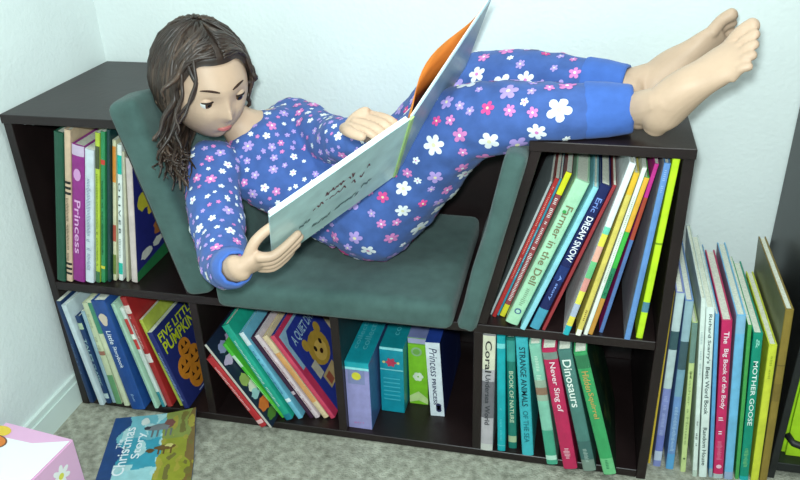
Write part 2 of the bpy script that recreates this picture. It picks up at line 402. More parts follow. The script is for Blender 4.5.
book('bigblue', 'wide royal blue storybook with white lettering in the lower left cubby', (34, 74, 138), G, .22, title=[('Storybook', .40, .60, .34, (220, 228, 235)), ('Little', .62, .74, .34, (220, 228, 235))], extra=lambda e, w, d, h, yb: (scrawl(e, w, d, h, yb, .08, .18, (150, 180, 210), .12), build('emblem', (lambda bm: (poly(bm, [(w * .5 + w * .28 * math.cos(a) * (1 + .2 * math.sin(3 * a)), yb - .0007, h * .84 + .014 * math.sin(a)) for a in [k * .4488 for k in range(14)]]), bm)[1])(bmesh.new()), mat((206, 190, 170), .5, .3), e)))
book('palegreen', 'pale mint spine right of the wide blue storybook', (168, 204, 180), G, .2, extra=sc(.1, .9, (120, 160, 140), .2))
book('whiteteal', 'white and teal thin book in the lower left cubby', (206, 216, 208), G, .21, kind='soft', bands=[(0, .16, (50, 130, 140)), (.6, .9, (188, 60, 56)), (.7, .75, (230, 230, 220))])
book('red', 'dark red book with a white label in the lower left cubby', (160, 40, 40), G, .21, bands=[(.42, .50, (220, 210, 205)), (.86, .93, (220, 200, 190))], extra=sc(.55, .84, (220, 180, 170), .2))
book('yellowthin', 'thin yellow green book beside the navy picture book', (170, 180, 70), G, .2, kind='soft')
def pump(e, w, d, h, yb):
    M = mat((190, 200, 40), .5, .3)
    X = w + .0026
    for s, cz, y0, y1, hh in (('FIVE LITTLE', .885, .04, .90, .10), ('PUMPKINS', .75, .05, .90, .14)):
        text('title', s, ((y1 - y0) * d, hh * h), (X, (y0 + y1) / 2 * d, cz * h), (0, 1, 0), (0, 0, 1), M, e, bold=.02)
    scrawl(e, w, d, h, yb, .1, .75, (150, 170, 210), .25)
def pump_shapes():
    s = [((36, 44, 104), FULL)]
    for cy, cz, r in ((.40, .20, .17), (.27, .38, .16), (.52, .37, .17), (.41, .55, .14)):
        s.append(((206, 128, 40), ell(cy, cz, r, r * .85)))
    for cy, cz, r in ((.40, .20, .17), (.27, .38, .16), (.52, .37, .17), (.41, .55, .14)):
        for dx in (-.35, .35): s.append(((40, 24, 18), [(cy + dx * r - .03, cz + .02), (cy + dx * r + .03, cz + .02), (cy + dx * r, cz + .075)]))
        s.append(((40, 24, 18), [(cy - .08, cz - .04), (cy, cz - .08), (cy + .08, cz - .04), (cy, cz - .05)]))
    s.append(((150, 160, 190), rect(.3, .03, .8, .045)))
    return s
book('pumpkin', 'navy picture book with four orange pumpkins on its cover, lower left cubby', (36, 44, 104), G, .155, right=pump_shapes(), extra=pump, kind='soft')

# ---- lower middle cubby, picture books leaning left
G = 'picture books leaning in the cubby under the cushion'
book('redspine', 'red spined book with white script at the left of the leaning row', (176, 40, 46), G, .2, extra=sc(.25, .88, (232, 190, 190), .26), bands=[(.05, .10, (225, 180, 180))])
book('darkcover', 'dark navy picture book with butterflies and an orange on its cover', (26, 32, 48), G, .21, spine2=(190, 186, 176),
     right=[((28, 36, 58), FULL), ((150, 150, 190), blob(.14, .86, .08, .06, 1)), ((190, 170, 200), blob(.1, .74, .08, .05, 2)), ((150, 170, 90), blob(.1, .5, .07, .07, 3)), ((210, 210, 190), blob(.13, .4, .07, .06, 4)), ((150, 190, 190), blob(.1, .33, .07, .05, 14)), ((210, 110, 50), blob(.1, .2, .1, .07, 5)), ((80, 120, 50), blob(.12, .08, .1, .05, 6)), ((180, 160, 190), blob(.3, .88, .08, .05, 7))])
book('lime', 'bright lime green spine in the leaning row', (82, 190, 60), G, .2, bands=[(.7, .85, (190, 220, 190))], extra=sc(.1, .6, (200, 230, 200), .2))
book('tealgreen', 'thick sea green book with pale letters in the leaning row', (30, 160, 134), G, .21, extra=sc(.15, .85, (190, 226, 216), .2), bands=[(.0, .06, (24, 120, 140))])
book('lightblue', 'sky blue and white spine in the leaning row', (110, 180, 204), G, .2, bands=[(.2, .24, (220, 235, 240)), (.86, 1, (210, 222, 228))], extra=sc(.3, .8, (40, 90, 130), .25))
book('darkthin', 'thin plum black spine in the leaning row', (58, 30, 56), G, .21, bands=[(.3, .34, (190, 170, 180))])
book('pinkwhite', 'pale pink spine with tiny marks in the leaning row', (214, 196, 200), G, .2, extra=sc(.1, .9, (150, 90, 100), .25))
book('orange3', 'cream and orange spine left of the blue cover with an animal face', (222, 198, 158), G, .2, bands=[(.2, .8, (214, 156, 96))])
def quiet(e, w, d, h, yb):
    M = mat((168, 198, 220), .5, .3); X = w + .0024
    text('title', 'A QUIET DAY', (d * .66, h * .12), (X, d * .52, h * .79), (0, 1, 0), (0, 0, 1), M, e, bold=.015)
book('quiet', 'royal blue picture book with a yellow animal face on its cover', (40, 54, 140), G, .16, extra=quiet, spine2=(206, 70, 96),
     right=[((204, 56, 92), FULL), ((150, 184, 206), [(.05, .55), (1, .55), (1, .95), (.05, .95)]), ((44, 58, 146), [(.12, .0), (1, 0), (1, .92), (.22, .92), (.12, .82)]), ((190, 150, 60), ell(.56, .52, .24, .17)), ((222, 180, 90), ell(.56, .49, .15, .1)), ((190, 150, 60), ell(.36, .66, .07, .06)), ((190, 150, 60), ell(.76, .66, .07, .06)), ((40, 30, 25), ell(.48, .55, .03, .03)), ((40, 30, 25), ell(.65, .55, .03, .03)), ((60, 30, 25), ell(.56, .48, .04, .025)), ((200, 170, 120), rect(.28, .18, .62, .33)), ((170, 90, 70), rect(.32, .2, .44, .3)), ((200, 190, 170), rect(.2, .34, .34, .5))])

# ---- boxes in the third cubby
G = 'boxed sets in the cubby with four boxes'
def bset(key, label, d, front, top, sidec, extra=None):
    x, y, z, th, h, w = BK[key]
    e = thing('boxed_set', label, 'box', (x, y, z), G); e.rotation_euler = (0, R(th), 0)
    bm = bmesh.new(); box(bm, (0, 0, 0), (w, d, h), 0, .0012, 2)
    mats = [paper(sidec), paper(top)]
    for f in bm.faces:
        if f.normal.z > .5 and f.calc_center_median().z > h - .002: f.material_index = 1
    build('box_body', bm, mats, e)
    for kf, (nm, fx0, fz0, fx1, fz1, c) in enumerate(front):
        bm = bmesh.new(); box(bm, (w * fx0, -.0005 - kf * .00012, h * fz0), (w * fx1, .0004, h * fz1)); build(nm, bm, paper(c), e)
    if extra: extra(e, w, d, h)
    return e
def disc(nm, e, cx, cz, r, c, y=-.0010, n=20, wob=0):
    bm = bmesh.new(); poly(bm, [(cx + r * (1 + wob * math.cos(6 * a)) * math.cos(a), y, cz + r * (1 + wob * math.cos(6 * a)) * math.sin(a)) for a in [2 * math.pi * i / n for i in range(n)]]); return build(nm, bm, paper(c), e)
def lav(e, w, d, h):
    disc('emblem', e, w * .46, h * .80, w * .19, (214, 206, 60))
    text('title', 'girl', (w * .42, h * .03), (w * .45, -.0011, h * .09), (1, 0, 0), (0, 0, 1), mat((190, 110, 170), .5, .3), e)
    text('title', 'collection', (d * .6, w * .26), (w * .55, d * .5, h + .0006), (0, 1, 0), (-1, 0, 0), mat((90, 180, 190), .5, .3), e)
    text('title', 'collection', (d * .6, w * .2), (w * .2, d * .5, h + .0006), (0, 1, 0), (-1, 0, 0), mat((90, 180, 190), .5, .3), e)
bset('lavbox', 'lavender box with a turquoise top and yellow dot, leftmost of four boxes', .2, [('label', 0.02, .0, .98, .885, (150, 146, 196)), ('label', .12, .68, .80, .885, (128, 134, 176)), ('label', 0.02, .89, .98, .925, (150, 222, 226)), ('label', .02, .925, .98, .998, (24, 160, 172))], (22, 150, 164), (70, 100, 150), lav)
def tealx(e, w, d, h):
    disc('emblem', e, w * .48, h * .78, w * .2, (196, 60, 90), wob=.2, n=36)
    for dx in (-.3, .3): disc('emblem', e, w * (.48 + dx), h * .78, w * .06, (220, 210, 130))
    for k in range(6):
        bm = bmesh.new(); box(bm, (w * .14, -.0009, h * (.2 + k * .065)), (w * .84, -.0004, h * (.215 + k * .065))); build('title', bm, mat((70, 180, 196), .5, .3), e)
    text('title', 'collection', (d * .6, w * .26), (w * .5, d * .5, h + .0006), (0, 1, 0), (-1, 0, 0), mat((90, 190, 200), .5, .3), e)
bset('tealbox', 'turquoise box with a pink flower emblem, second of four boxes', .2, [('label', .02, .66, .98, .672, (140, 214, 216)), ('label', .02, .965, .98, .998, (150, 226, 230))], (20, 140, 152), (16, 146, 166), tealx)
def limex(e, w, d, h):
    disc('emblem', e, w * .45, h * .8, w * .28, (150, 190, 140)); disc('emblem', e, w * .45, h * .8, w * .18, (120, 176, 80), y=-.0014)
    for k in range(6):
        a = k * math.pi / 3; disc('emblem', e, w * (.5 + .16 * math.cos(a)), h * .43 + w * .16 * math.sin(a), w * .12, (226, 238, 214), y=-.0012 - k * .0002)
    bm = bmesh.new(); poly(bm, [(w * .02, -.001, h * .12), (w * .5, -.001, h * .2), (w * .98, -.001, h * .1), (w * .98, -.001, h * .01), (w * .5, -.001, h * .06), (w * .02, -.001, h * .02)]); build('label', bm, paper((200, 226, 150)), e)
bset('limebox', 'lime green box with a white flower and lavender top', .19, [('label', .02, .0, .98, .9, (132, 200, 44)), ('label', .02, .92, .98, .99, (170, 170, 204))], (128, 136, 184), (110, 160, 60), limex)
def wb(e, w, d, h):
    text('title', 'Princess', (h * .38, w * .52), (w * .5, -.0011, h * .74), (0, 0, -1), (1, 0, 0), mat((40, 44, 84), .5, .3), e, shear=.2)
    text('title', 'PRINCESS', (h * .36, w * .26), (w * .42, -.0011, h * .34), (0, 0, -1), (1, 0, 0), mat((40, 44, 84), .5, .3), e, bold=.02)
    for k in range(3): disc('emblem', e, w * .62, h * (.09 + k * .03), w * .2, (50, 52, 92), n=7)
    bm = bmesh.new()
    for (c, pts) in [(0, [(.04, .02), (.96, .02), (.96, .98), (.04, .98)])]:
        poly(bm, [(w + .0004, py * d, pz * h) for py, pz in pts])
    build('label', bm, paper((24, 38, 92)), e)
    bm = bmesh.new(); 
    for k in range(24):
        a = -math.pi / 2 + math.pi * k / 24; a2 = a + math.pi / 24
        poly(bm, [(w + .0008, d * .45 + d * .38 * math.cos(a), h * .5 + h * .42 * math.sin(a)), (w + .0008, d * .45 + d * .38 * math.cos(a2), h * .5 + h * .42 * math.sin(a2)), (w + .0008, d * .45 + d * .365 * math.cos(a2), h * .5 + h * .405 * math.sin(a2)), (w + .0008, d * .45 + d * .365 * math.cos(a), h * .5 + h * .405 * math.sin(a))])
    build('emblem', bm, paper((70, 96, 150)), e)
bset('whitebox', 'white fronted navy box with dark lettering, rightmost of four boxes', .2, [('label', .02, .0, .98, .998, (222, 230, 236))], (38, 66, 150), (22, 36, 86), wb)

# ---- lower right cubby
G = 'nature books in the lower right cubby'
book('coral', 'grey and cream hardback, leftmost in the lower right cubby', (178, 172, 176), G, .22, title=[('Coral', .70, .96, .5, (50, 50, 50)), ('Undersea World', .24, .68, .4, (60, 62, 66))], bands=[(.72, 1, (212, 210, 186)), (.30, .62, (110, 106, 112)), (0, .06, (196, 196, 190))])
book('turq', 'plain bright turquoise hardback in the lower right cubby', (20, 164, 172), G, .22, bands=[(.90, .94, (120, 210, 210)), (.05, .055, (120, 210, 210))], extra=sc(.1, .4, (90, 200, 204), .2))
book('bookof', 'dark sea green book with pale capital letters in the lower right cubby', (30, 120, 106), G, .22, title=[('BOOK OF NATURE', .25, .72, .5, (190, 210, 180))], bands=[(.06, .12, (170, 190, 150)), (.8, .98, (60, 160, 150))])
book('strange', 'light turquoise book with dark capital letters in the lower right cubby', (62, 176, 186), G, .22, title=[('STRANGE ANIMALS', .44, .93, .5, (20, 60, 70)), ('OF THE SEA', .12, .40, .45, (30, 110, 120))])
book('pale', 'pale mint book with a brown picture on its spine, left of the magenta book', (132, 194, 170), G, .22, bands=[(.55, .72, (150, 170, 150)), (.60, .66, (140, 110, 90)), (0, .3, (70, 160, 130)), (.04, .08, (180, 220, 200))], extra=sc(.72, .92, (200, 225, 205), .25))
book('magenta', 'magenta book with white lettering in the lower right cubby', (186, 38, 84), G, .22, title=[('Never Sing of', .50, .90, .5, (236, 210, 216))], bands=[(.92, .975, (120, 140, 130))], extra=lambda e, w, d, h, yb: scrawl(e, w, d, h, yb, .07, .19, (236, 190, 200), .28, 5))
book('dino', 'grey green book with large white letters right of the magenta book', (76, 124, 116), G, .22, title=[('Dinosaurs', .55, .93, .62, (228, 236, 228))], bands=[(0, .1, (120, 140, 128)), (.1, .26, (64, 104, 100))], extra=sc(.08, .2, (170, 190, 180), .2))
book('greenart', 'green book with gold letters, rightmost in the lower right cubby', (60, 158, 96), G, .2, title=[('Hidden', .70, .86, .5, (196, 160, 90)), ('Squirrel', .48, .69, .5, (196, 160, 90))], bands=[(.0, .14, (110, 190, 130)), (.88, .98, (50, 120, 80))], extra=sc(.05, .13, (40, 120, 80), .2),
     right=[((14, 46, 30), FULL)] + speck(5, [(26, 70, 40), (60, 70, 34), (18, 58, 36)], 26, .09))

# ---- upper right cubby
G = 'picture books leaning in the upper right cubby'
book('grey2', 'thin pale grey paperback against the slanted side, upper right cubby', (176, 186, 186), G, .21, kind='soft')
book('red2', 'red spined picture book at the left of the upper right cubby', (172, 44, 44), G, .22, extra=sc(.3, .95, (220, 150, 140), .22), kind='soft')
book('tealblue', 'teal blue thin book right of the red spine in the upper right cubby', (58, 140, 160), G, .22, extra=sc(.3, .7, (180, 215, 220), .25), kind='soft')
book('redwhite', 'red and white lettered spine with yellow ends in the upper right cubby', (150, 70, 74), G, .22, extra=sc(.12, .84, (232, 222, 220), .36), bands=[(0, .09, (214, 206, 50)), (.86, 1, (222, 220, 40))], kind='soft')
book('farmer', 'wide pale green picture book with brown letters in the upper right cubby', (168, 214, 178), G, .23, title=[('Farmer in the Dell', .30, .84, .55, (120, 116, 84))], extra=lambda e, w, d, h, yb: (scrawl(e, w, d, h, yb, .14, .27, (130, 160, 130), .22), disc('emblem', e, w * .5, h * .1, w * .26, (50, 80, 130), y=yb - .0008), disc('emblem', e, w * .5, h * .1, w * .17, (170, 214, 190), y=yb - .0013), disc('emblem', e, w * .3, h * .80, w * .14, (60, 160, 80), y=yb - .0010)))
book('cyan', 'plain light cyan spine right of the wide pale green book', (142, 206, 218), G, .22)
book('snow', 'dark blue book with white letters and stars in the upper right cubby', (24, 34, 86), G, .22, title=[('DREAM SNOW', .50, .80, .6, (236, 240, 245)), ('Eric', .83, .92, .5, (120, 150, 220)), ('A story', .22, .40, .34, (130, 160, 230))], bands=[(0, .15, (70, 150, 176)), (.36, .46, (30, 50, 110))])
book('redthin', 'thin dark red spine beside the dark blue starry book', (150, 50, 56), G, .22, kind='soft')
book('quilt', 'patchwork spine in pastel colours with a white top, upper right cubby', (226, 232, 232), G, .22, bands=[(0, .06, (40, 170, 180)), (.06, .12, (226, 210, 80)), (.12, .2, (170, 180, 200)), (.2, .28, (228, 220, 90)), (.28, .36, (220, 150, 140)), (.36, .46, (110, 190, 130)), (.46, .55, (226, 170, 150)), (.55, .62, (226, 216, 80)), (.62, .66, (110, 200, 170))])
book('yellow', 'pale yellow spine with white top in the upper right cubby', (214, 196, 96), G, .22, bands=[(.88, 1, (224, 180, 50)), (.0, .04, (236, 236, 220))], extra=sc(.1, .2, (120, 90, 40), .25))
book('white2', 'slim white spine beside the pale yellow book', (228, 232, 222), G, .22, extra=sc(.3, .85, (150, 170, 140), .2), kind='soft')
book('greenor', 'green spine with orange ends in the upper right cubby', (64, 176, 70), G, .21, bands=[(0, .25, (196, 140, 60)), (.25, .45, (40, 130, 90)), (.68, 1, (222, 170, 60))], extra=sc(.27, .44, (20, 80, 60), .3))
book('magblue', 'magenta topped book with a blue foot in the upper right cubby', (198, 50, 140), G, .21, bands=[(0, .58, (84, 116, 170)), (.58, .82, (170, 70, 50))], kind='soft')
book('blue2', 'cornflower blue spine with a grey cover, second from right in the upper right cubby', (98, 140, 196), G, .22, left=[((150, 156, 160), FULL)], extra=sc(.85, .97, (150, 180, 220), .25))
book('lime2', 'bright lime yellow spine, rightmost in the upper right cubby', (192, 226, 40), G, .22, bands=[(.16, .22, (80, 130, 150)), (.55, .56, (120, 150, 30))])

# ---- books on the floor at the right
G = 'tall books standing on the carpet by the right bookcase'
book('yelthin', 'thin yellow edged book flat against the right bookcase side', (214, 182, 60), G, .22, kind='soft')
LEAF = [(.5, 1, (196, 214, 214))]
book('lav1', 'lavender footed book with pale leafy top, first on the carpet', (130, 140, 196), G, .23, bands=[(.48, 1, (190, 208, 208)), (.7, .8, (60, 90, 96)), (.04, .1, (190, 200, 220)), (.1, .2, (110, 120, 190))], extra=sc(.2, .44, (170, 180, 220), .3))
book('lav2', 'blue footed book with dark leafy top, second on the carpet', (110, 146, 196), G, .23, bands=[(.46, .62, (120, 160, 180)), (.62, .78, (66, 92, 100)), (.78, 1, (150, 180, 190)), (0, .1, (90, 160, 210))], extra=sc(.12, .42, (170, 200, 224), .3))
book('palegreen2', 'pale yellow green book with grey letters on the carpet', (196, 212, 142), G, .22, title=[('Mother a House', .20, .70, .45, (150, 170, 110))], bands=[(.75, 1, (110, 140, 130))], extra=lambda e, w, d, h, yb: disc('emblem', e, w * .5, h * .1, w * .22, (90, 110, 70), y=yb - .0008))
book('white3', 'white tall book with a small dark emblem near its foot on the carpet', (218, 230, 222), G, .255, bands=[(.0, .04, (190, 205, 190))], extra=lambda e, w, d, h, yb: (scrawl(e, w, d, h, yb, .60, .85, (170, 190, 190), .25), scrawl(e, w, d, h, yb, .19, .27, (40, 44, 40), .3, 4), scrawl(e, w, d, h, yb, .30, .34, (40, 40, 40), .2, 3)))
book('scarry', 'white tall book with black title and publisher lettering on the carpet', (222, 234, 228), G, .245, title=[("Richard Scarry's", .70, .97, .5, (60, 76, 76)), ('Best Word Book', .40, .68, .5, (60, 76, 76)), ('Random House', .08, .32, .5, (70, 86, 84))])
book('bluethin', 'blue spine between white and pink tall books on the carpet', (92, 158, 206), G, .23, bands=[(.0, .06, (150, 170, 180))])
book('body', 'deep pink tall book with white title letters on the carpet', (198, 40, 96), G, .23, title=[('Big Book of the Body', .47, .84, .55, (240, 226, 232)), ('The', .87, .94, .5, (240, 226, 232))], bands=[(0, .03, (180, 190, 190))], extra=lambda e, w, d, h, yb: (scrawl(e, w, d, h, yb, .13, .26, (226, 130, 160), .3, 8), scrawl(e, w, d, h, yb, .30, .42, (240, 226, 232), .34, 4), disc('emblem', e, w * .5, h * .085, w * .28, (236, 190, 205), y=yb - .0008)))
book('ltblue', 'sky blue tall book with a pale pink cover on the carpet', (118, 184, 220), G, .24, left=[((168, 150, 180), FULL)], spine2=(112, 182, 220), bands=[(.9, 1, (130, 180, 210)), (0, .05, (150, 170, 200))])
book('green3', 'slim green spine beside the teal book on the carpet', (70, 160, 80), G, .22, kind='soft')
book('goose', 'teal tall book with white serif capitals on the carpet', (12, 142, 116), G, .23, title=[('MOTHER GOOSE', .40, .83, .5, (226, 240, 234)), ('&', .91, .97, .4, (140, 210, 190))], extra=lambda e, w, d, h, yb: scrawl(e, w, d, h, yb, .08, .24, (130, 200, 130), .3), bands=[(.0, .03, (30, 170, 170))])
book('yellow3', 'lemon yellow tall book on the carpet', (206, 212, 62), G, .23, extra=sc(.75, .93, (150, 160, 50), .2))
book('olive', 'tall brown olive hardback, last on the carpet beside the black unit', (138, 116, 50), G, .24, left=[((112, 112, 84), FULL)], bands=[(.70, .705, (100, 84, 40)), (.5, .6, (120, 100, 44))])
# ------------------------------------------------------------------ picture book lying on the carpet
def floor_book():
    tl, tr, br = V((.096, -.034, 0)), V((.236, .0, 0)), V((.312, -.130, 0))
    e = thing('picture_book', 'thin picture book with a blue and olive cover lying on the carpet', 'book', (.19, -.11, .0))
    o = e.location
    xd = (V((.262, .022, 0)) - tl).normalized(); yd = V((-xd.y, xd.x, 0)); W, L = .172, .195
    org = tl - yd * L                     # bottom left corner
    def P(u, v, k=0):                     # u across, v up the cover (0..1), k height above the cover
        curl = .030 * max(0, u - .35) ** 2 * max(0, v - .3) ** 1 * 3.2
        return org + xd * (u * W) * (1 - .10 * max(0, u - .5) * v) + yd * v * L - yd * curl * .8 + V((0, 0, .0045 + curl + k)) - o
    def sheet(nm, u0, v0, u1, v1, k, c, n=14, parent=None):
        bm = bmesh.new()
        g = [[bm.verts.new(P(u0 + (u1 - u0) * i / n, v0 + (v1 - v0) * j / n, k)) for j in range(n + 1)] for i in range(n + 1)]
        for i in range(n):
            for j in range(n): bm.faces.new([g[i][j], g[i + 1][j], g[i + 1][j + 1], g[i][j + 1]])
        return bm
    # cover: top sheet with the printed picture, plus pages under it
    bm = bmesh.new(); mats = [paper((46, 130, 152))]
    n = 28
    def col(u, v):
        q = noise.noise(V((u * 5, v * 5, 3))) * .12; q2 = noise.noise(V((u * 9, v * 9, 7)))
        if u < .16 + q * .9 and v > .0: return (30, 66, 120)
        if u > .60 + q * .8:
            if q2 > .28: return (160, 150, 60)
            if q2 < -.34: return (110, 104, 50)
            if u > .93 + q: return (118, 96, 52)
            return (142, 146, 46) if v < .62 else (130, 142, 70)
        if q2 > .22: return (168, 206, 208)
        if v < .25 + q: return (150, 200, 204)
        return (58, 150, 172) if v < .66 + q else (110, 176, 188)
    N = 84
    top = [[bm.verts.new(P(i / N, j / N, .0)) for j in range(N + 1)] for i in range(N + 1)]
    for i in range(N):
        for j in range(N):
            m = paper(col((i + .5) / N, (j + .5) / N))
            if m not in mats: mats.append(m)
            f = bm.faces.new([top[i][j], top[i + 1][j], top[i + 1][j + 1], top[i][j + 1]]); f.material_index = mats.index(m)
    def fig(c, pts, k):
        m = paper(c)
        if m not in mats: mats.append(m)
        f = bm.faces.new([bm.verts.new(P(u, v, .0006 + k * .0002)) for u, v in pts]); f.material_index = mats.index(m)
    # little figures: a grey donkey with a rider, a brown one below it
    fig((118, 122, 124), blob(.56, .80, .17, .06, 21), 0); fig((120, 72, 66), blob(.66, .84, .07, .07, 22), 1); fig((60, 60, 66), blob(.40, .80, .04, .03, 23), 1)
    fig((206, 214, 210), blob(.36, .9, .05, .06, 24), 0)
    for du in (.46, .52, .62, .68): fig((104, 108, 110), [(du, .76), (du + .025, .76), (du + .02, .66), (du, .66)], 0)
    fig((104, 78, 38), blob(.66, .50, .13, .04, 25), 0); fig((96, 70, 36), blob(.50, .47, .05, .03, 26), 1); fig((206, 196, 120), blob(.7, .52, .05, .03, 27), 1)
    for du in (.58, .64, .72): fig((100, 74, 36), [(du, .48), (du + .02, .48), (du + .02, .41), (du, .41)], 0)
    build('cover', bm, mats, e)
    bm = bmesh.new()
    a = [[bm.verts.new(P(.006 + i / n * .988, .006 + j / n * .988, -.0009)) for j in range(n + 1)] for i in range(n + 1)]
    b = [[bm.verts.new(P(.006 + i / n * .988, .006 + j / n * .988, -.0038)) for j in range(n + 1)] for i in range(n + 1)]
    for i in range(n):
        for j in range(n):
            bm.faces.new([a[i][j], a[i + 1][j], a[i + 1][j + 1], a[i][j + 1]]); bm.faces.new([b[i][j], b[i][j + 1], b[i + 1][j + 1], b[i + 1][j]])
    for i in range(n):
        bm.faces.new([b[i][0], b[i + 1][0], a[i + 1][0], a[i][0]]); bm.faces.new([a[i][n], a[i + 1][n], b[i + 1][n], b[i][n]])
        bm.faces.new([a[0][i], a[0][i + 1], b[0][i + 1], b[0][i]]); bm.faces.new([b[n][i], b[n][i + 1], a[n][i + 1], a[n][i]])
    build('pages', bm, PAGES, e)
    bm = bmesh.new()
    g = [[bm.verts.new(P(i / 10, j / 10, -.0043)) for j in range(11)] for i in range(11)]
    for i in range(10):
        for j in range(10): bm.faces.new([g[i][j], g[i][j + 1], g[i + 1][j + 1], g[i + 1][j]])
    build('back_cover', bm, paper((40, 80, 120)), e)
    # lettering follows the cover (u,v)
    for s, uc, vc, hu, wv in (('The', .14, .60, .055, .12), ('Christmas', .21, .50, .125, .66), ('Story', .36, .56, .12, .36)):
        me = text_mesh(s, (1, 1), bold=.01)
        for w_ in me.vertices:
            x, y = w_.co.x, w_.co.y
            w_.co = P(uc - y * hu, vc + x * wv, .0012)
        link('title', me, mat((226, 234, 238), .5, .3), e)
floor_book()

# ------------------------------------------------------------------ pink box, front left
def pink_box():
    h = .12
    c = V((.1485, -.2125, 0)); xb = (V((-.009, -.194, 0)) - c).normalized(); yb = (V((.14, -.309, 0)) - c).normalized()
    yb = (yb - xb * yb.dot(xb) * .6).normalized()
    W, L = .3, .34
    e = thing('toy_box', 'pink box with white daisies near the left wall, foreground', 'box', c + xb * .1 + yb * .1)
    o = e.location
    def P(a, b, z): return c + xb * a + yb * b + V((0, 0, z)) - o
    W = .145
    bm = bmesh.new()
    vs = [bm.verts.new(P(a, b, z)) for a in (0, W) for b in (0, L) for z in (0, h)]
    for f in [(0, 1, 3, 2), (4, 6, 7, 5), (0, 4, 5, 1), (2, 3, 7, 6), (0, 2, 6, 4), (1, 5, 7, 3)]: bm.faces.new([vs[i] for i in f])
    bmesh.ops.recalc_face_normals(bm, faces=bm.faces)
    bmesh.ops.bevel(bm, geom=list(bm.edges), offset=.002, segments=2, affect='EDGES')
    pk = mat((238, 186, 222), .4, .5)
    build('box_body', bm, pk, e)
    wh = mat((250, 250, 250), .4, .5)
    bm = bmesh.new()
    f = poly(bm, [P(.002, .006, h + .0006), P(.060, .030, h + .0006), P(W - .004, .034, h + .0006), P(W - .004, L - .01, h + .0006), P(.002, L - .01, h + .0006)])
    build('label', bm, wh, e)  # white print and flash overexposure painted together as one panel on the top
    bm = bmesh.new(); poly(bm, [P(.135 + .02 * math.cos(t), .022 + .012 * math.sin(t), h + .0009) for t in [k * .35 for k in range(18)]]); build('printed_figure', bm, mat((238, 206, 70), .4, .5), e)
    bm = bmesh.new(); poly(bm, [P(.128 + .024 * math.cos(t), .047 + .014 * math.sin(t), h + .0012) for t in [k * .35 for k in range(18)]]); build('printed_figure', bm, mat((226, 130, 50), .4, .5), e)
    bm = bmesh.new(); poly(bm, [P(.128 + .027 * math.cos(t), .047 + .016 * math.sin(t), h + .0010) for t in [k * .35 for k in range(18)]]); build('printed_figure', bm, mat((110, 70, 50), .4, .5), e)
    # daisies on the side that faces the bookcase end
    for cb, cz, r in ((.045, .078, .021), (.11, .04, .02), (.17, .085, .02), (.25, .05, .021)):
        bm = bmesh.new(); ring = []
        for i in range(64):
            t = i / 64 * 2 * math.pi; q = r * (.52 + .48 * abs(math.cos(3.5 * t)))
            ring.append(P(-.0006, cb + q * math.cos(t), cz + q * math.sin(t)))
        ce = bm.verts.new(P(-.0006, cb, cz)); rv = [bm.verts.new(p) for p in ring]
        for i in range(64): bm.faces.new([ce, rv[i], rv[(i + 1) % 64]])
        fl = build('daisy_print', bm, wh, e)
        bm = bmesh.new(); poly(bm, [P(-.0010, cb + r * .28 * math.cos(t), cz + r * .28 * math.sin(t)) for t in [k * .3927 for k in range(16)]])
        build('daisy_centre', bm, mat((232, 228, 90), .5, .4), fl)
pink_box()

# ------------------------------------------------------------------ cushion
FAB = mat((70, 94, 90), .9, .15, .07, 40, .25, 900, sheen=.15, name='grey_green_canvas')
SEAM = mat((74, 104, 98), .9, .15)
cu = thing('folding_cushion', 'grey green folding cushion lining the gap between the bookcases', 'cushion', (.55, .15, .2875))
def slab_grid(fn, nu, nv, nw):
    """closed grid box; fn(u,v,w) -> point, u,v,w in 0..1"""
    bm = bmesh.new(); cache = {}
    def vt(i, j, k):
        if (i, j, k) not in cache: cache[(i, j, k)] = bm.verts.new(fn(i / nu, j / nv, k / nw))
        return cache[(i, j, k)]
    for i in range(nu):
        for j in range(nv):
            bm.faces.new([vt(i, j, 0), vt(i, j + 1, 0), vt(i + 1, j + 1, 0), vt(i + 1, j, 0)]); bm.faces.new([vt(i, j, nw), vt(i + 1, j, nw), vt(i + 1, j + 1, nw), vt(i, j + 1, nw)])
    for i in range(nu):
        for k in range(nw):
            bm.faces.new([vt(i, 0, k), vt(i + 1, 0, k), vt(i + 1, 0, k + 1), vt(i, 0, k + 1)]); bm.faces.new([vt(i, nv, k), vt(i, nv, k + 1), vt(i + 1, nv, k + 1), vt(i + 1, nv, k)])
    for j in range(nv):
        for k in range(nw):
            bm.faces.new([vt(0, j, k), vt(0, j, k + 1), vt(0, j + 1, k + 1), vt(0, j + 1, k)]); bm.faces.new([vt(nu, j, k), vt(nu, j + 1, k), vt(nu, j + 1, k + 1), vt(nu, j, k + 1)])
    bmesh.ops.recalc_face_normals(bm, faces=bm.faces)
    return bm
def soft(t, lo, hi, r=.16):
    """round a 0..1 coordinate's neighbours: returns inset 0 at middle, 1 at the very rim"""
    e = min(t, 1 - t)
    return max(0, 1 - e / r) if r > 0 else 0
def rnd(u, v, w, du, dv, dw, rad):
    """rounded box: local coordinates in metres of a point on a box du x dv x dw with corner radius rad"""
    p = V((u * du, v * dv, w * dw)); c = V((min(max(p.x, rad), du - rad), min(max(p.y, rad), dv - rad), min(max(p.z, rad), dw - rad)))
    d = p - c
    return c + (d.normalized() * rad if d.length > 1e-9 else d)
def smooth01(t): t = min(max(t, 0), 1); return t * t * (3 - 2 * t)
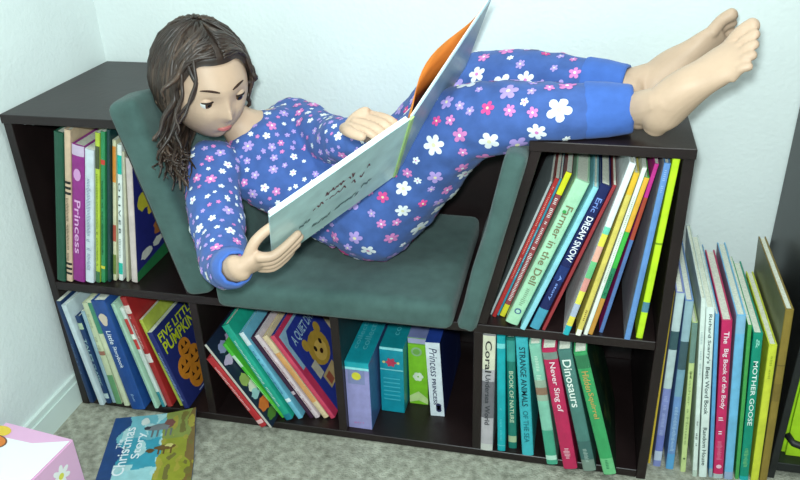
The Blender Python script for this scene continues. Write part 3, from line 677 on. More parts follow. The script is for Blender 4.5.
def seat_fn(u, v, w):
    q = rnd(u, v, w, .412, .340, .050, .016)
    x, y, z = .3545 + q.x, -.0345 + q.y, .2908 + q.z
    n = noise.noise(V((x * 9, y * 9, 1))) * .0025 * (q.z / .05)
    if q.z > .025:
        n += .004 * math.sin(math.pi * u) * math.sin(math.pi * v) - .010 * math.exp(-((x - .56) / .10) ** 2 - ((y - .15) / .10) ** 2)
    return V((x, y + noise.noise(V((x * 14, 4, z * 20))) * .0016, z + n)) - cu.location
b_ = slab_grid(seat_fn, 44, 34, 8)
seat = build('seat_panel', b_, FAB, cu, True)
def back_fn(u, v, w):         # u depth (front..rear), v along the slope, w thickness
    L = .352
    q = rnd(u, v, w, .345, L, .054, .016)
    y = -.036 + q.x
    rear = smooth01((u - .15) / .45)
    s = q.y - rear * (q.y / L) * .045
    dent = .018 * math.exp(-((q.x - .18) / .11) ** 2) * (q.z / .054) * smooth01((v - .1) / .5)
    nn = q.z - dent + noise.noise(V((y * 10, s * 10, 5))) * .003 * (q.z / .054)
    d = V((-.2287, 0, .9735)); n = V((.9735, 0, .2287))
    p = V((.3005, y, .3065)) + d * s + n * nn
    p.y += noise.noise(V((3, s * 14, w * 3))) * .002
    return p - cu.location
build('back_panel', slab_grid(back_fn, 40, 40, 8), FAB, cu, True)
def leg_fn(u, v, w):          # leans on the right slanted side
    q = rnd(u, v, w, .345, .315, .032, .011)
    y = -.036 + q.x; s = q.y
    nn = .0008 + (.032 - q.z) + (noise.noise(V((y * 12, s * 12, 2))) * .003 - .003 * math.sin(math.pi * u) * math.sin(math.pi * v)) * (1 - q.z / .032)
    d = V((.2287, 0, .9735)); n = V((-.9735, 0, .2287))
    p = V((.8038, y, .2918)) + d * s + n * nn
    p.y += noise.noise(V((7, s * 16, w * 3))) * .0022
    return p - cu.location
build('leg_panel', slab_grid(leg_fn, 34, 34, 6), FAB, cu, True)
# ------------------------------------------------------------------ open picture book in the hands
BKW, BKH = .23, .183
B0 = V((.727, -.112, .680)); A0 = V((.582, -.273, .603)); C0 = V((.672, .003, .544)); E0 = V((.807, .068, .799))
XH = (A0 - B0).normalized()                 # from the spine to the outer edge of the near cover
UH = (B0 - C0); UH = (UH - XH * UH.dot(XH)).normalized()
EH = (E0 - B0); EH = (EH - UH * EH.dot(UH)).normalized()
NH = XH.cross(UH)
if NH.x < 0: NH = -NH  # outward normal of the near cover
N2 = EH.cross(UH)
if N2.x < 0: N2 = -N2
ob = thing('open_picture_book', 'open picture book with a pale teal cover held up by the child', 'book', B0)
def OB(p): return p - B0
COVER = mat((184, 212, 212), .32, .5, .08, 22, name='pale_teal_cover')
def slab(bm, O, a, la, b, lb, n, t0, t1, mi=0):
    ps = [O + a * i * la + b * j * lb + n * k for i in (0, 1) for j in (0, 1) for k in (t0, t1)]
    vs = [bm.verts.new(OB(p)) for p in ps]
    fs = [bm.faces.new([vs[i] for i in f]) for f in [(0, 1, 3, 2), (4, 6, 7, 5), (0, 4, 5, 1), (2, 3, 7, 6), (0, 2, 6, 4), (1, 5, 7, 3)]]
    for f in fs: f.material_index = mi
    bmesh.ops.recalc_face_normals(bm, faces=fs)
bm = bmesh.new(); slab(bm, B0 + XH * .003, XH, BKW - .003, -UH, BKH, NH, -.0022, 0)
# the print on the cover: a grey sketch band along the foot
cv = build('cover', bm, COVER, ob)
bm = bmesh.new()
for seed, x0, x1, z0, c in ((1, .56, .70, .78, (70, 84, 84)), (2, .34, .52, .74, (78, 94, 92)), (3, .72, .8, .6, (120, 150, 150)), (4, .24, .32, .66, (110, 140, 142))):
    rr = random.Random(seed)
    for k in range(9):
        u = x0 + (x1 - x0) * (k + .5) / 9; du = (x1 - x0) / 9 * .8; z = z0 + rr.uniform(-.02, .02); dz = rr.uniform(.012, .03)
        a = [B0 + XH * (uu * BKW) - UH * (zz * BKH) + NH * .0005 for uu, zz in ((u - du, z - dz), (u + du * .4, z - dz * .6), (u + du, z + dz), (u - du * .5, z + dz * .7))]
        poly(bm, [OB(p) for p in a], 0)
build('cover_sketch', bm, mat((96, 116, 116), .4, .4), cv)
# handwriting-like title, two lines, not readable in the picture
bm = bmesh.new(); rr = random.Random(5)
for line, (u0, u1, zc, hh) in enumerate(((.62, .40, .30, .05), (.70, .32, .43, .055), (.30, .28, .33, .04))):
    n = 26 if line < 2 else 3; pts = []
    for k in range(n):
        u = u0 + (u1 - u0) * k / (n - 1); z = zc + hh * (math.sin(k * 2.4 + line) * .7 + rr.uniform(-.4, .4))
        pts.append(OB(B0 + XH * u * BKW - UH * z * BKH + NH * .0006))
    for a, b in zip(pts, pts[1:]):
        if rr.random() < .18: continue
        d = (b - a).normalized(); s = d.cross(NH).normalized() * (.0011 if line < 2 else .0008)
        poly(bm, [a - s, b - s, b + s, a + s])
build('title', bm, mat((110, 60, 66), .5, .3), ob)
bm = bmesh.new(); slab(bm, B0 + EH * .003, EH, BKW - .003, -UH, BKH, N2, -.0022, 0); build('cover', bm, mat((150, 172, 180), .35, .5, .06, 22), ob)
bm = bmesh.new()
sp = (NH + N2).normalized()
slab(bm, B0 + sp * .001 + XH * .004, (EH - XH).normalized(), .008, -UH, BKH, sp, -.002, .0008); build('spine', bm, mat((170, 204, 120), .4, .4), ob)
WP = mat((226, 236, 234), .8, .2)
bm = bmesh.new(); slab(bm, B0 + XH * .004 - UH * .003, XH, BKW - .008, -UH, BKH - .006, NH, -.0085, -.0023); build('pages', bm, WP, ob)
bm = bmesh.new(); slab(bm, B0 + EH * .004 - UH * .003, EH, BKW - .010, -UH, BKH - .006, N2, -.0045, -.0023); build('pages', bm, WP, ob)
# a turned leaf with an orange picture, bulging off the far cover
bm = bmesh.new(); n = 16; ra = []; rb = []
for i in range(n + 1):
    t = i / n; bul = .0048 + .026 * math.sin(math.pi * min(1, t * 1.15)) ** 1.2 * (1 - t) ** .35
    if t > .85: bul = .0048 + .002 * (1 - t)
    p = B0 - UH * .003 + EH * (.005 + t * (BKW - .016)) - N2 * bul
    ra.append(bm.verts.new(OB(p))); rb.append(bm.verts.new(OB(p - UH * (BKH - .006))))
for i in range(n): bm.faces.new([ra[i], ra[i + 1], rb[i + 1], rb[i]])
lf = build('page', bm, mat((206, 124, 52), .6, .3, .12, 18), ob, True); so = lf.modifiers.new('thickness', 'SOLIDIFY'); so.thickness = .0006

# ------------------------------------------------------------------ the child
SKIN = mat((196, 166, 142), .5, .4, .035, 25, .05, 400, name='skin')
def catmull(a, b, c, d, t):
    return .5 * ((2 * b) + (c - a) * t + (2 * a - 5 * b + 4 * c - d) * t * t + (3 * b - a - 3 * c + d) * t ** 3)
def loft(bm, st, sub=5, N=22, cap0=1.0, cap1=1.0):
    """closed limb through stations (centre, half width along side, half depth, side vector)"""
    st = [(V(c), a, b, V(s)) for c, a, b, s in st]; L = []
    for i in range(len(st) - 1):
        q = [st[max(i - 1, 0)], st[i], st[i + 1], st[min(i + 2, len(st) - 1)]]
        for k in range(sub):
            t = k / sub; L.append(tuple(catmull(q[0][j], q[1][j], q[2][j], q[3][j], t) for j in range(4)))
    L.append(st[-1])
    rings = []
    def frame(i):
        tg = (L[min(i + 1, len(L) - 1)][0] - L[max(i - 1, 0)][0]).normalized()
        s = L[i][3]; s = (s - tg * s.dot(tg)).normalized(); return tg, s, tg.cross(s)
    def ring(c, a, b, s, o): return [bm.verts.new(c + s * (a * math.cos(w)) + o * (b * math.sin(w))) for w in [2 * math.pi * k / N for k in range(N)]]
    tg, s, o = frame(0); c, a, b, _ = L[0]
    e0 = bm.verts.new(c - tg * b * cap0)
    for ph in (70, 45, 20): rings.append(ring(c - tg * b * cap0 * math.sin(R(ph)), a * math.cos(R(ph)), b * math.cos(R(ph)), s, o))
    for i in range(len(L)):
        tg, s, o = frame(i); c, a, b, _ = L[i]; rings.append(ring(c, a, b, s, o))
    for ph in (20, 45, 70): rings.append(ring(c + tg * b * cap1 * math.sin(R(ph)), a * math.cos(R(ph)), b * math.cos(R(ph)), s, o))
    e1 = bm.verts.new(c + tg * b * cap1)
    fs = []
    for p, q in zip(rings, rings[1:]):
        for k in range(N): fs.append(bm.faces.new([p[k], p[(k + 1) % N], q[(k + 1) % N], q[k]]))
    for k in range(N):
        fs.append(bm.faces.new([e0, rings[0][(k + 1) % N], rings[0][k]])); fs.append(bm.faces.new([e1, rings[-1][k], rings[-1][(k + 1) % N]]))
    bmesh.ops.recalc_face_normals(bm, faces=fs)
def fuse(bm, voxel, smooth=4, factor=.5):
    """one continuous skin over everything in bm"""
    me = bpy.data.meshes.new('form'); bm.to_mesh(me); bm.free()
    o = bpy.data.objects.new('form', me); COL.objects.link(o)
    r = o.modifiers.new('remesh', 'REMESH'); r.mode = 'VOXEL'; r.voxel_size = voxel; r.use_smooth_shade = True
    s = o.modifiers.new('smooth', 'SMOOTH'); s.iterations = smooth; s.factor = factor
    dg = bpy.context.evaluated_depsgraph_get(); out = bpy.data.meshes.new_from_object(o.evaluated_get(dg))
    bpy.data.objects.remove(o)
    out.polygons.foreach_set('use_smooth', [True] * len(out.polygons))
    return out

HC = V((.338, .072, .662))                                             # head centre
HF = V((.76, -.60, -.24)).normalized()                                 # where she looks: the page
HU = V((-.16, .10, .97)); HU = (HU - HF * HU.dot(HF)).normalized(); HR = HF.cross(HU)   # her right
HM = Matrix((HR, HF, HU)).transposed().to_4x4(); HM.translation = HC
def head_point(x, y, z):
    """unit direction (x right, y face, z crown) -> head surface in her own frame"""
    w, dp, h = .070, .083, .094
    px, py, pz = x * w, y * dp, z * h
    if z < 0:
        k = min(1, -z); px *= 1 - .30 * k ** 1.6; 
        if y < 0: py *= 1 - .25 * k
        else: py *= 1 + .02 * k
    f = max(0, y)
    g = lambda cx, cz, sx, sz: math.exp(-((x - cx) / sx) ** 2 - ((z - cz) / sz) ** 2) * (1 if y > 0 else 0)
    py += .015 * g(0, -.24, .11, .11) + .007 * g(0, -.08, .075, .16)              # nose
    py -= .0065 * (g(.36, .0, .17, .13) + g(-.36, .0, .17, .13))                  # eye sockets
    py += .0035 * g(0, .22, .6, .12)                                              # brow
    py += .0035 * (g(.42, -.30, .2, .2) + g(-.42, -.30, .2, .2))                  # cheeks
    py += .0045 * g(0, -.52, .2, .10) - .0025 * g(0, -.66, .25, .06) + .005 * g(0, -.83, .25, .12)
    return V((px, py, pz))
def head_mesh(bm, scale=1.0, keep=None):
    nu, nv = 56, 40; rows = []
    for j in range(nv + 1):
        th = math.pi * j / nv; row = []
        for i in range(nu):
            a = 2 * math.pi * i / nu
            d = (math.sin(th) * math.sin(a), math.sin(th) * math.cos(a), math.cos(th))
            row.append(bm.verts.new(HM @ (head_point(*d) * scale)))
            if j in (0, nv): break
        rows.append(row)
    fs = []
    for j in range(nv):
        for i in range(nu):
            a, b = rows[j], rows[j + 1]; i2 = (i + 1) % nu
            if len(a) == 1: fs.append(bm.faces.new([a[0], b[i], b[i2]]))
            elif len(b) == 1: fs.append(bm.faces.new([a[i], b[0], a[i2]]))
            else: fs.append(bm.faces.new([a[i], b[i], b[i2], a[i2]]))
    bmesh.ops.recalc_face_normals(bm, faces=fs)

Y1 = V((0, 1, 0)); SH = V((.076, .2, .014)).normalized()
TORSO = [((.628, .168, .418), .078, .060, Y1), ((.595, .168, .420), .096, .074, Y1), ((.545, .160, .426), .092, .070, Y1), ((.475, .145, .462), .090, .064, V((.1, .99, 0))),
         ((.420, .130, .512), .096, .058, SH), ((.398, .120, .545), .084, .050, SH), ((.382, .114, .566), .045, .036, SH), ((.366, .105, .590), .030, .030, SH), ((.350, .088, .630), .031, .031, SH)]
WN = B0 + XH * (BKW + .050) - UH * (BKH - .054) - NH * .008             # near wrist
ARMN = [((.354, .034, .524), .037, .037, Y1), ((.374, -.020, .494), .033, .033, Y1), ((.412, -.088, .463), .029, .029, Y1), ((.448, -.158, .455), .0245, .0245, Y1), (WN - (WN - V((.448, -.158, .452))) * .25, .0205, .0185, UH), (WN, .0195, .0145, UH)]
WF = V((.645, .045, .590))
ARMF = [((.438, .205, .548), .036, .036, Y1), ((.485, .170, .548), .032, .032, Y1), ((.535, .120, .553), .028, .028, Y1), ((.578, .075, .570), .025, .025, Y1), (WF, .018, .015, V((0, 0, 1)))]
LEGN = [((.600, .118, .420), .074, .074, Y1), ((.660, .105, .490), .066, .066, Y1), ((.722, .082, .568), .056, .056, Y1), ((.765, .066, .612), .050, .051, Y1), ((.815, .052, .632), .046, .044, Y1), ((.885, .038, .644), .042, .036, Y1), ((.955, .040, .648), .033, .031, Y1), ((1.006, .042, .650), .025, .025, Y1), ((1.022, .036, .648), .021, .022, Y1)]
LEGF = [((.600, .222, .422), .072, .072, Y1), ((.662, .226, .500), .064, .064, Y1), ((.735, .228, .590), .054, .054, Y1), ((.778, .226, .622), .049, .050, Y1), ((.825, .215, .638), .046, .042, Y1), ((.885, .196, .645), .042, .035, Y1), ((.955, .172, .647), .033, .030, Y1), ((1.000, .157, .648), .025, .025, Y1), ((1.014, .153, .647), .021, .022, Y1)]
bm = bmesh.new()
head_mesh(bm)
for s in (-1, 1):                                                       # ears
    c = HM @ V((s * .071, -.006, -.008))
    loft(bm, [(c - HU * .014 - HF * .002, .006, .0075, HF), (c, .010, .006, HF), (c + HU * .013, .011, .006, HF)], 3, 12)
loft(bm, TORSO)
loft(bm, ARMN); loft(bm, ARMF); loft(bm, LEGN); loft(bm, LEGF)
def hand(bm, wrist, knuckle, side, n, fingers, thumb, pw=.026, pt=.0105):
    mid = wrist.lerp(knuckle, .5)
    loft(bm, [(wrist, .0165, .0135, side), (mid, pw * .95, pt * 1.15, side), (knuckle, pw, pt, side)], 4, 18, .8, .5)
    for pts, r in fingers:
        st = []
        for i, p in enumerate(pts): st.append((p, r * (1 - .09 * i), r * (1 - .09 * i), side))
        loft(bm, st, 4, 12)
    loft(bm, [(p, .0088 - .0006 * i, .0082 - .0006 * i, side) for i, p in enumerate(thumb)], 4, 12)
# near hand: palm at the outer edge of the cover, four fingers over the outside, thumb on the pages
def NB(x, u, n): return B0 + XH * (BKW + x) - UH * (BKH - u) + NH * n     # x beyond the edge, u above the foot, n off the cover
fing = []
for u, du, L, r in ((.074, .004, .050, .0076), (.057, .001, .054, .0078), (.040, -.002, .050, .0074), (.025, -.005, .040, .0066)):
    fing.append(([NB(.022, u, .002), NB(.008, u + du * .3, .0115), NB(-.012, u + du * .6, .0115), NB(-.012 - (L - .024), u + du, .0078)], r))
hand(bm, WN, NB(.020, .050, -.001), UH, NH, fing, [NB(.034, .066, -.008), NB(.016, .082, -.016), NB(-.006, .088, -.0185), NB(-.022, .090, -.0170)])
# far hand: behind the near cover, fingers spread on the inner page
def FB(x, u, n): return B0 + XH * x - UH * u + NH * n
kn = FB(.042, .048, -.060)
ff = []
for x, L, r in ((.056, 1, .0070), (.042, 1.05, .0072), (.028, 1, .0069), (.016, .9, .0062)):
    ff.append(([FB(x + .004, .042 + (.056 - x) * .25, -.056), FB(x - .003, .033 + (.056 - x) * .2, -.040), FB(x - .008, .028 + (.056 - x) * .2, -.026), FB(x - .012, .032 + (.056 - x) * .2, -.0155)], r))
hand(bm, WF, kn, XH, NH, ff, [kn + XH * .020 + NH * .002, FB(.068, .030, -.046), FB(.068, .020, -.034), FB(.064, .016, -.024)], .024, .010)
print('wrist-knuckle far', (WF - kn).length, 'near', (WN - NB(.02, .05, 0)).length)
def foot(bm, heel, ankle, f, l, L=.178):
    f = V(f).normalized(); l = V(l); l = (l - f * l.dot(f)).normalized(); s = f.cross(l)
    if s.x < 0: s = -s                                                   # s points out through the sole
    d = -s
    P = lambda t, up, lat=0: heel + f * (t * L) + d * up + l * lat
    loft(bm, [(P(.00, .021), .018, .017, l), (P(.10, .028), .0265, .0275, l), (P(.24, .032), .0270, .0320, l), (P(.40, .0300), .0270, .0290, l), (P(.56, .0235), .0285, .0215, l), (P(.70, .0175), .0325, .0170, l), (P(.80, .0140), .0330, .0130, l), (P(.86, .0120), .031, .0105, l)], 5, 22, .7, .6)
    loft(bm, [(ankle, .0245, .0255, l), (P(.20, .040), .0240, .0255, l), (P(.36, .032), .0225, .0235, l)], 4, 18, .3, 1)
    for lat, t0, t1, r in ((-.0245, .80, 1.03, .0106), (-.0075, .80, 1.02, .0072), (.0068, .79, .985, .0068), (.0198, .77, .94, .0065), (.0310, .74, .88, .0062)):
        loft(bm, [(P(t0, .0125, lat * .95), r, r * .95, l), (P((t0 + t1) / 2 + .02, .0150, lat), r * .90, r * .9, l), (P(t1, .0100, lat * 1.02), r * 1.05, r * .92, l)], 4, 12, 1, .9)
    bmm = bmesh.new(); return P
foot(bm, V((1.060, .024, .628)), V((1.010, .044, .651)), (.56, -.20, .80), (.05, -.80, -.45), .168)
foot(bm, V((1.054, .138, .630)), V((.994, .158, .648)), (.55, .30, .52), (.45, .62, -.62), .158)
body_me = fuse(bm, .0022, 2)
child = thing('person', 'child in blue floral pyjamas reclining on the green cushion with an open book', 'person', (.60, .16, .345))
def own(o):
    o.parent = child; o.matrix_parent_inverse = Matrix.Identity(4)
    o.data.transform(Matrix.Translation(-child.location)); return o
for v in body_me.vertices:                                              # heels press flat on the wood, seat on the cushion
    if v.co.x > .9 and v.co.y > -.002 and v.co.z < H + .0006: v.co.z = H + .0006
body = own(link('body', body_me, SKIN))

# eyes, brows, lips
WHITE, IRIS, PUPIL = mat((232, 232, 228), .2, .5), mat((84, 56, 36), .2, .5), mat((12, 10, 10), .15, .5)
for s in (-1, 1):
    c = V((s * .0265, .0635, .0015)); rr_ = .0125
    look = (V((s * -.06, 1, -.22))).normalized()
    bm = bmesh.new(); bmesh.ops.create_uvsphere(bm, u_segments=24, v_segments=16, radius=rr_)
    for f in bm.faces:
        f.smooth = True; d = f.calc_center_median().normalized(); a = math.degrees(d.angle(look)); f.material_index = 2 if a < 17 else 1 if a < 36 else 0
    for v in bm.verts: v.co = HM @ (v.co + c)
    own(build('eye', bm, [WHITE, IRIS, PUPIL]))
    bm = bmesh.new(); rows = []                                          # lowered upper lid
    for j in range(9):
        el = R(78) - R(78 - 14) * j / 8
        rows.append([bm.verts.new(HM @ (c + V((math.sin(az) * math.cos(el) * rr_ * 1.07, math.cos(az) * math.cos(el) * rr_ * 1.07, math.sin(el) * rr_ * 1.07)))) for az in [R(q) for q in range(-90, 91, 12)]])
    for p_, q_ in zip(rows, rows[1:]):
        for k in range(len(p_) - 1): bm.faces.new([p_[k], q_[k], q_[k + 1], p_[k + 1]])
    own(build('eyelid', bm, SKIN, smooth=True))
    bm = bmesh.new()                                                     # upper lid and lashes, eyes lowered to the page
    tube(bm, [HM @ (c + V((math.sin(t) * rr_ * 1.05, math.cos(t) * rr_ * 1.07, .0030))) for t in [R(q) for q in range(-60, 61, 15)]], [.0008, .0013, .0015, .0016, .0016, .0016, .0015, .0013, .0008], 8)
    own(build('eyelashes', bm, mat((40, 28, 24), .6, .3)))
    bm = bmesh.new()
    tube(bm, [HM @ (head_point(*V((s * q, math.sqrt(max(.05, 1 - q * q - .045)), .22 + .05 * math.sin((q - .12) * 5))).normalized()) * 1.004) for q in (.16, .24, .32, .40, .48, .54)], [.0009, .0018, .0020, .0018, .0014, .0007], 8)
    own(build('eyebrow', bm, mat((60, 42, 34), .8, .2)))
LIP = mat((196, 112, 108), .4, .4)
bm = bmesh.new()
for zz, rr_ in ((-.505, .0024), (-.555, .0028)):
    tube(bm, [HM @ (head_point(*V((q, math.sqrt(1 - q * q - zz * zz), zz + .03 * abs(q) / .2 * (1 if zz < -.53 else -.6))).normalized()) * 1.0) for q in (-.2, -.14, -.07, 0, .07, .14, .2)], [.0006, rr_ * .8, rr_, rr_ * .92, rr_, rr_ * .8, .0006], 8)
own(build('lips', bm, LIP))

# hair: a cap over the skull and long wavy locks falling behind her near shoulder
HAIR = mat((50, 38, 32), .42, .5, .25, 30, name='dark_brown_hair')
HAIR2 = mat((74, 58, 48), .42, .5, .2, 30)
bm = bmesh.new(); nu, nv = 56, 32; rows = []
def hairline(a):                       # lowest polar angle the cap reaches, by azimuth from the face
    f = math.cos(a); return R(118) - R(66) * smooth01((f - .05) / .85) if f > .05 else R(118) + R(14) * smooth01((-f) / .9)
for j in range(nv + 1):
    row = []
    for i in range(nu):
        a = 2 * math.pi * i / nu; th = hairline(a) * j / nv
        d = (math.sin(th) * math.sin(a), math.sin(th) * math.cos(a), math.cos(th))
        q = head_point(*d); k = 1.085 + .02 * noise.noise(V((a * 4, th * 2, 0))) - .05 * smooth01((j / nv - .88) / .12)
        row.append(bm.verts.new(HM @ (q * k)))
    rows.append(row)
for j in range(nv):
    for i in range(nu): bm.faces.new([rows[j][i], rows[j + 1][i], rows[j + 1][(i + 1) % nu], rows[j][(i + 1) % nu]])
bmesh.ops.remove_doubles(bm, verts=rows[0], dist=.0005)
bmesh.ops.recalc_face_normals(bm, faces=bm.faces)
rr = random.Random(11)
def cap_pt(a, th, k=1.10):
    d = (math.sin(th) * math.sin(a), math.sin(th) * math.cos(a), math.cos(th)); return HM @ (head_point(*d) * k)
locks = 190
for i in range(locks):
    # azimuth measured from the face; her right side (towards the camera) is +90 deg
    a = rr.uniform(R(48), R(312)); near = math.sin(a) > 0
    lim = hairline(a); pts = []; k0 = rr.uniform(1.085, 1.125)
    th0 = rr.uniform(R(4), R(50))
    da = rr.uniform(-.25, .25)
    for q in range(7): pts.append(cap_pt(a + da * q / 6, th0 + (lim - th0) * q / 6, k0))
    p = pts[-1].copy()
    if near or rr.random() < .3:
        ln = rr.uniform(.03, .085) if near else rr.uniform(.02, .05)
        out = (p - HC).normalized()
        tgt = V((rr.uniform(.308, .352), rr.uniform(-.062, -.02), p.z - ln)) if near else p + V((-.02, 0, -ln))
        ph = rr.uniform(0, 6)
        for q in range(1, 9):
            t = q / 8; w = p.lerp(tgt, smooth01(t)); w.z = p.z - ln * t - .0
            w += V((math.sin(ph + t * 8) * .006 * t, math.cos(ph + t * 7) * .005 * t, 0)) + out * .012 * math.sin(math.pi * t)
            # stay off the cushion
            lim_x = .3005 + .062 - (w.z - .3065) * .235
            if w.y > -.045 and w.x < lim_x + .004 and w.z < .645: w.x = lim_x + .004
            pts.append(w)
    r0 = rr.uniform(.0028, .005)
    tube(bm, pts, [r0 * (.45 + .55 * min(1, i2 / 3)) * (1 - .75 * max(0, i2 / (len(pts) - 1) - .6) / .4) for i2 in range(len(pts))], 6, mi=rr.choice((0, 0, 0, 1)))
for i in range(120):                                                   # combed from the parting over the top of the head
    s_ = rr.choice((-1, 1)); a1 = s_ * rr.uniform(R(52), R(100)); z1 = rr.uniform(.75, 1.0); k0 = rr.uniform(1.085, 1.12); t0 = rr.uniform(R(2), R(48)); pts = []
    for q in range(9):
        t = q / 8; a = s_ * R(6) + (a1 - s_ * R(6)) * smooth01(t); lim = hairline(a); th = t0 + (lim * z1 - t0) * t
        th = min(th, lim * 1.0); pts.append(cap_pt(a, th, k0 + .01 * math.sin(q * 1.3 + i)))
    r0 = rr.uniform(.0022, .004)
    tube(bm, pts, [r0 * min(1, .4 + q * .2) * (1 if q < 7 else .5) for q in range(9)], 6, mi=rr.choice((0, 0, 0, 1)))
for i in range(26):                                                    # flyaway strands at the back of the head
    a = rr.uniform(R(110), R(215)); pts = [cap_pt(a, R(20) + R(14) * q, 1.10 + .03 * math.sin(q * .5) + rr.uniform(0, .02)) for q in range(7)]
    e_ = pts[-1]; pts += [e_ + V((-.010, -.012, -.012)), e_ + V((-.026, -.030, -.024))]
    tube(bm, pts, .0011, 5, mi=1)
own(build('hair', bm, [HAIR, HAIR2], smooth=True))

# ------------------------------------------------------------------ pyjamas
BLUE = mat((70, 98, 162), .9, .15, .06, 50, .15, 700, sheen=.1, name='blue_jersey')
BLUE2 = mat((70, 106, 182), .9, .15, .04, 50, .15, 700, sheen=.1, name='plain_blue_cuff')
FW, FPK, FLV, FHP, FYL, FDP = [mat(c, .9, .1) for c in ((232, 236, 240), (214, 132, 192), (178, 154, 218), (218, 84, 150), (226, 220, 180), (150, 90, 140))]
FMATS = [FW, FPK, FLV, FHP, FYL, FDP]
def wrinkle(me, amp, fr, clampf=None):
    me.update()
    nor = [v.normal.copy() for v in me.vertices]
    for v, n in zip(me.vertices, nor):
        p = v.co
        w = noise.noise(p * fr) * amp + noise.noise(V((p.x * fr * 2.2, p.y * fr * 1.1, p.z * fr * 2.2)) + V((9, 2, 4))) * amp * .6
        v.co = p + n * w
        if clampf: v.co = clampf(v.co)
def print_flowers(me, tries, mind, sizes, seed, ok=lambda p, n: True, first=(0, ())):
    """flower print laid into the cloth mesh itself: petals follow the surface"""
    me.update(); rr = random.Random(seed)
    verts = [v.co.copy() for v in me.vertices]; polys = [tuple(p.vertices) for p in me.polygons]
    bvh = BVHTree.FromPolygons(verts, polys); areas = []; tot = 0
    for p in me.polygons: tot += p.area; areas.append(tot)
    import bisect
    bm = bmesh.new(); bm.from_mesh(me); done = []
    for _ in range(tries):
        i = bisect.bisect(areas, rr.random() * tot); i = min(i, len(polys) - 1); pl = me.polygons[i]; c = pl.center.copy(); n = pl.normal.copy()
        (rad, cols) = rr.choice(sizes if len(done) >= first[0] else first[1])
        rad *= rr.uniform(.85, 1.15)
        if not ok(c, n): continue
        if any((c - q).length < (mind if len(done) >= first[0] else 2.3) * (rad + r2) for q, r2 in done): continue
        done.append((c, rad))
        a = n.orthogonal().normalized(); b = n.cross(a); rot = rr.uniform(0, 6.28); pet = 5 if rr.random() < .75 else 6; M = pet * 6
        def put(u, v, off):
            h = bvh.find_nearest(c + a * u + b * v)
            return bm.verts.new(h[0] + h[1] * off) if h[0] is not None else bm.verts.new(c + a * u + b * v)
        mi = rr.choice(cols); sq = rr.uniform(.75, 1)
        ctr = put(0, 0, .0010); mids = []; ring = []
        for k in range(M):
            t = 2 * math.pi * k / M; q = rad * (.50 + .50 * abs(math.cos(pet / 2 * t)) ** .7)
            u, v = q * math.cos(t + rot), q * math.sin(t + rot) * sq
            mids.append(put(u * .5, v * .5, .0010)); ring.append(put(u, v, .0008))
        for k in range(M):
            k2 = (k + 1) % M
            for q in ([ctr, mids[k], mids[k2]], [mids[k], ring[k], ring[k2], mids[k2]]):
                f = bm.faces.new(q); f.material_index = mi; f.smooth = True
        if rad > .0055:
            cm = 5 if mi == 1 or mi == 4 and False else (6 if mi in (1,) else (5 if mi in (2, 3, 4) else 5))
            cm = {1: rr.choice((5, 2)), 2: 1, 3: 5, 4: 5}.get(mi, 5)
            dot = [put(rad * .2 * math.cos(t), rad * .2 * math.sin(t), .0015) for t in [k * .7854 for k in range(8)]]
            f = bm.faces.new(dot); f.material_index = cm
    # make the new faces look outwards
    bm.normal_update(); bm.to_mesh(me); bm.free(); return len(done)
def grow(st, k, g=1.0): return [(c, a * g + k, b * g + k, s) for c, a, b, s in st]
SEATZ = .3415
def lift(p):
    if p.x > .885 and p.y > -.0035 and p.z < H + .0010 and p.x < 1.1: p.z = H + .0010
    if p.z < SEATZ - .006: p.z = SEATZ - .006
    lx = .3005 + .056 - (p.z - .3065) * .235
    if p.z < .62 and p.x < lx: p.x = lx
    return p
# trousers
bm = bmesh.new()
loft(bm, [((.520, .160, .430), .100, .078, Y1), ((.560, .163, .424), .104, .083, Y1), ((.600, .168, .420), .106, .083, Y1), ((.632, .168, .420), .088, .070, Y1)], 5, 26, .5, .8)
def trouser_leg(leg):
    g = []
    for i, (c, a, b, s) in enumerate(leg[:-2]):
        k = (.013, .014, .014, .013, .012, .010, .008, .005)[i]; c = V(c)
        if i in (3, 4): c = c + V((-.002, 0, -.006))
        g.append((c, a + k, b + k, s))
    loft(bm, g, 5, 24, 1, .02)
trouser_leg(LEGN); trouser_leg(LEGF)
tm = fuse(bm, .004, 3); wrinkle(tm, .0042, 20, lift)
nfl = print_flowers(tm, 3600, 1.12, [(.0225, (1,)), (.0175, (1, 1, 3)), (.0145, (2, 3, 1)), (.0130, (2, 3, 4)), (.0110, (2, 3)), (.0085, (2, 3, 4)), (.0075, (3, 2, 1))], 3, lambda p, n: p.x < .935, first=(26, [(.0215, (1,)), (.0185, (1,)), (.017, (1, 3))]))
trousers = own(link('pyjama_trousers', tm, [BLUE] + FMATS))
def cuff(a, b, ra, rb, side=Y1):
    bm = bmesh.new(); a, b = V(a), V(b); n = 28; rows = []; tg = (b - a).normalized(); s = (V(side) - tg * V(side).dot(tg)).normalized(); o = tg.cross(s)
    for t, k in ((0, .002), (.05, .0035), (.5, .0042), (.92, .0038), (1, .0028), (1, -.0006), (.9, -.001)):
        c = a.lerp(b, t); r = ra + (rb - ra) * t + k
        rows.append([bm.verts.new(c + (s * math.cos(w) + o * math.sin(w)) * (r + .0007 * math.sin(w * 9 + t * 4))) for w in [2 * math.pi * q / n for q in range(n)]])
    for p, q in zip(rows, rows[1:]):
        for k in range(n): bm.faces.new([p[k], p[(k + 1) % n], q[(k + 1) % n], q[k]])
    bmesh.ops.recalc_face_normals(bm, faces=bm.faces)
    return build('cuff', bm, BLUE2, None, True)
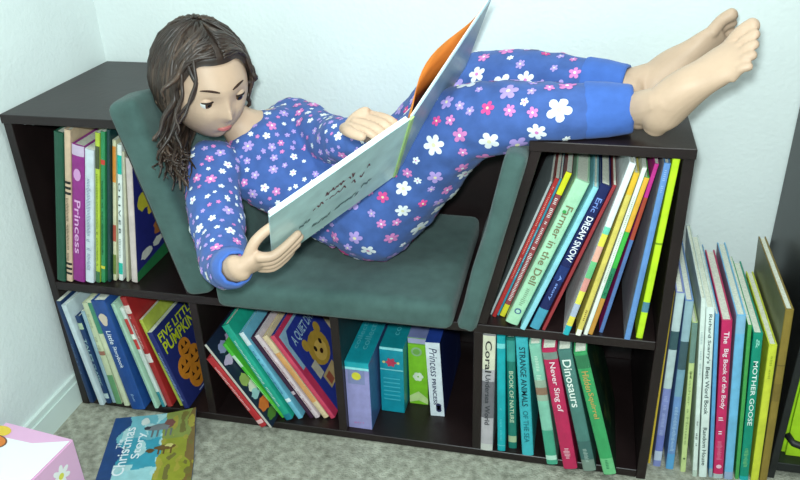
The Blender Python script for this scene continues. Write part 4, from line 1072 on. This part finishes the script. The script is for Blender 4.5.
for (a, b, ra, rb) in (((.946, .040, .6475), (1.012, .0435, .6525), .0395, .031), ((.946, .175, .647), (1.008, .157, .649), .0395, .031)):
    o_ = cuff(a, b, ra, rb)
    for v in o_.data.vertices: v.co = lift(v.co)
    o_.parent = trousers; o_.data.transform(Matrix.Translation(-child.location)); o_['label'] = 'plain blue ankle cuff'
# top
bm = bmesh.new()
tt = grow(TORSO[2:7], .009); tt[0] = ((.550, .160, .428), .112, .092, Y1); tt[1] = ((.480, .146, .462), .102, .078, V((.1, .99, 0))); tt[4] = (V((.386, .114, .566)), .050, .042, SH)
loft(bm, tt, 6, 30, .2, .25)
def sleeve(arm, kk, trim_):
    g = [(V(c), a + k, b + k, s) for (c, a, b, s), k in zip(arm, kk)]
    c0, c1 = g[-2], g[-1]
    g[-1] = (c0[0].lerp(c1[0], trim_), c1[1], c1[2], c1[3]); loft(bm, g, 5, 22, 1, .05)
sleeve(ARMN[:5], (.010, .011, .011, .008, .006), .80)
sleeve(ARMF, (.010, .011, .011, .010, .008), .86)
um = fuse(bm, .004, 3)
def lift2(p):
    lx = .3005 + .056 - (p.z - .3065) * .235
    if p.z < .62 and p.y > -.03 and p.x < lx: p.x = lx
    if p.z < SEATZ - .006: p.z = SEATZ - .006
    return p
wrinkle(um, .0040, 26, lift2)
ntf = print_flowers(um, 6500, 1.22, [(.0098, (2, 3)), (.0085, (2, 1, 3)), (.0072, (1, 3, 2)), (.0062, (1, 3)), (.0048, (1, 3)), (.0040, (1, 3, 2))], 9)
print('flowers', nfl, ntf)
top = own(link('pyjama_top', um, [BLUE] + FMATS))
g4 = ARMN[4][0]; g3 = V(ARMN[3][0])
o_ = cuff(g3.lerp(g4, .70), g4.lerp(WN, .40), .0275, .0205, UH); o_.parent = top; o_.data.transform(Matrix.Translation(-child.location)); o_['label'] = 'plain blue wrist cuff'

# ------------------------------------------------------------------ light
w = bpy.data.worlds.new('room_light'); SC.world = w; w.use_nodes = True
bg = w.node_tree.nodes['Background']; bg.inputs['Color'].default_value = lin((214, 233, 233)); bg.inputs['Strength'].default_value = .62
def area(name, loc, aim, size, power, col):
    l = bpy.data.lights.new(name, 'AREA'); l.shape = 'DISK'; l.size = size; l.energy = power; l.color = lin(col)[:3]
    o = bpy.data.objects.new(name, l); COL.objects.link(o); o.location = loc
    o.rotation_euler = (V(aim) - V(loc)).to_track_quat('-Z', 'Y').to_euler(); return o
area('overhead_fill', (1.1, -.7, 2.35), (.7, .2, 0), .5, 20, (236, 246, 244))  # unseen overhead light, added to supply the ambient share beside the flash
area('camera_flash', (.919, -1.065, 1.071), (.62, .2, .45), .05, 17, (230, 246, 246))
SC.view_settings.view_transform = 'Standard'; SC.view_settings.look = 'None'; SC.view_settings.exposure = 0; SC.view_settings.gamma = 1; SC.view_settings.use_curve_mapping = False
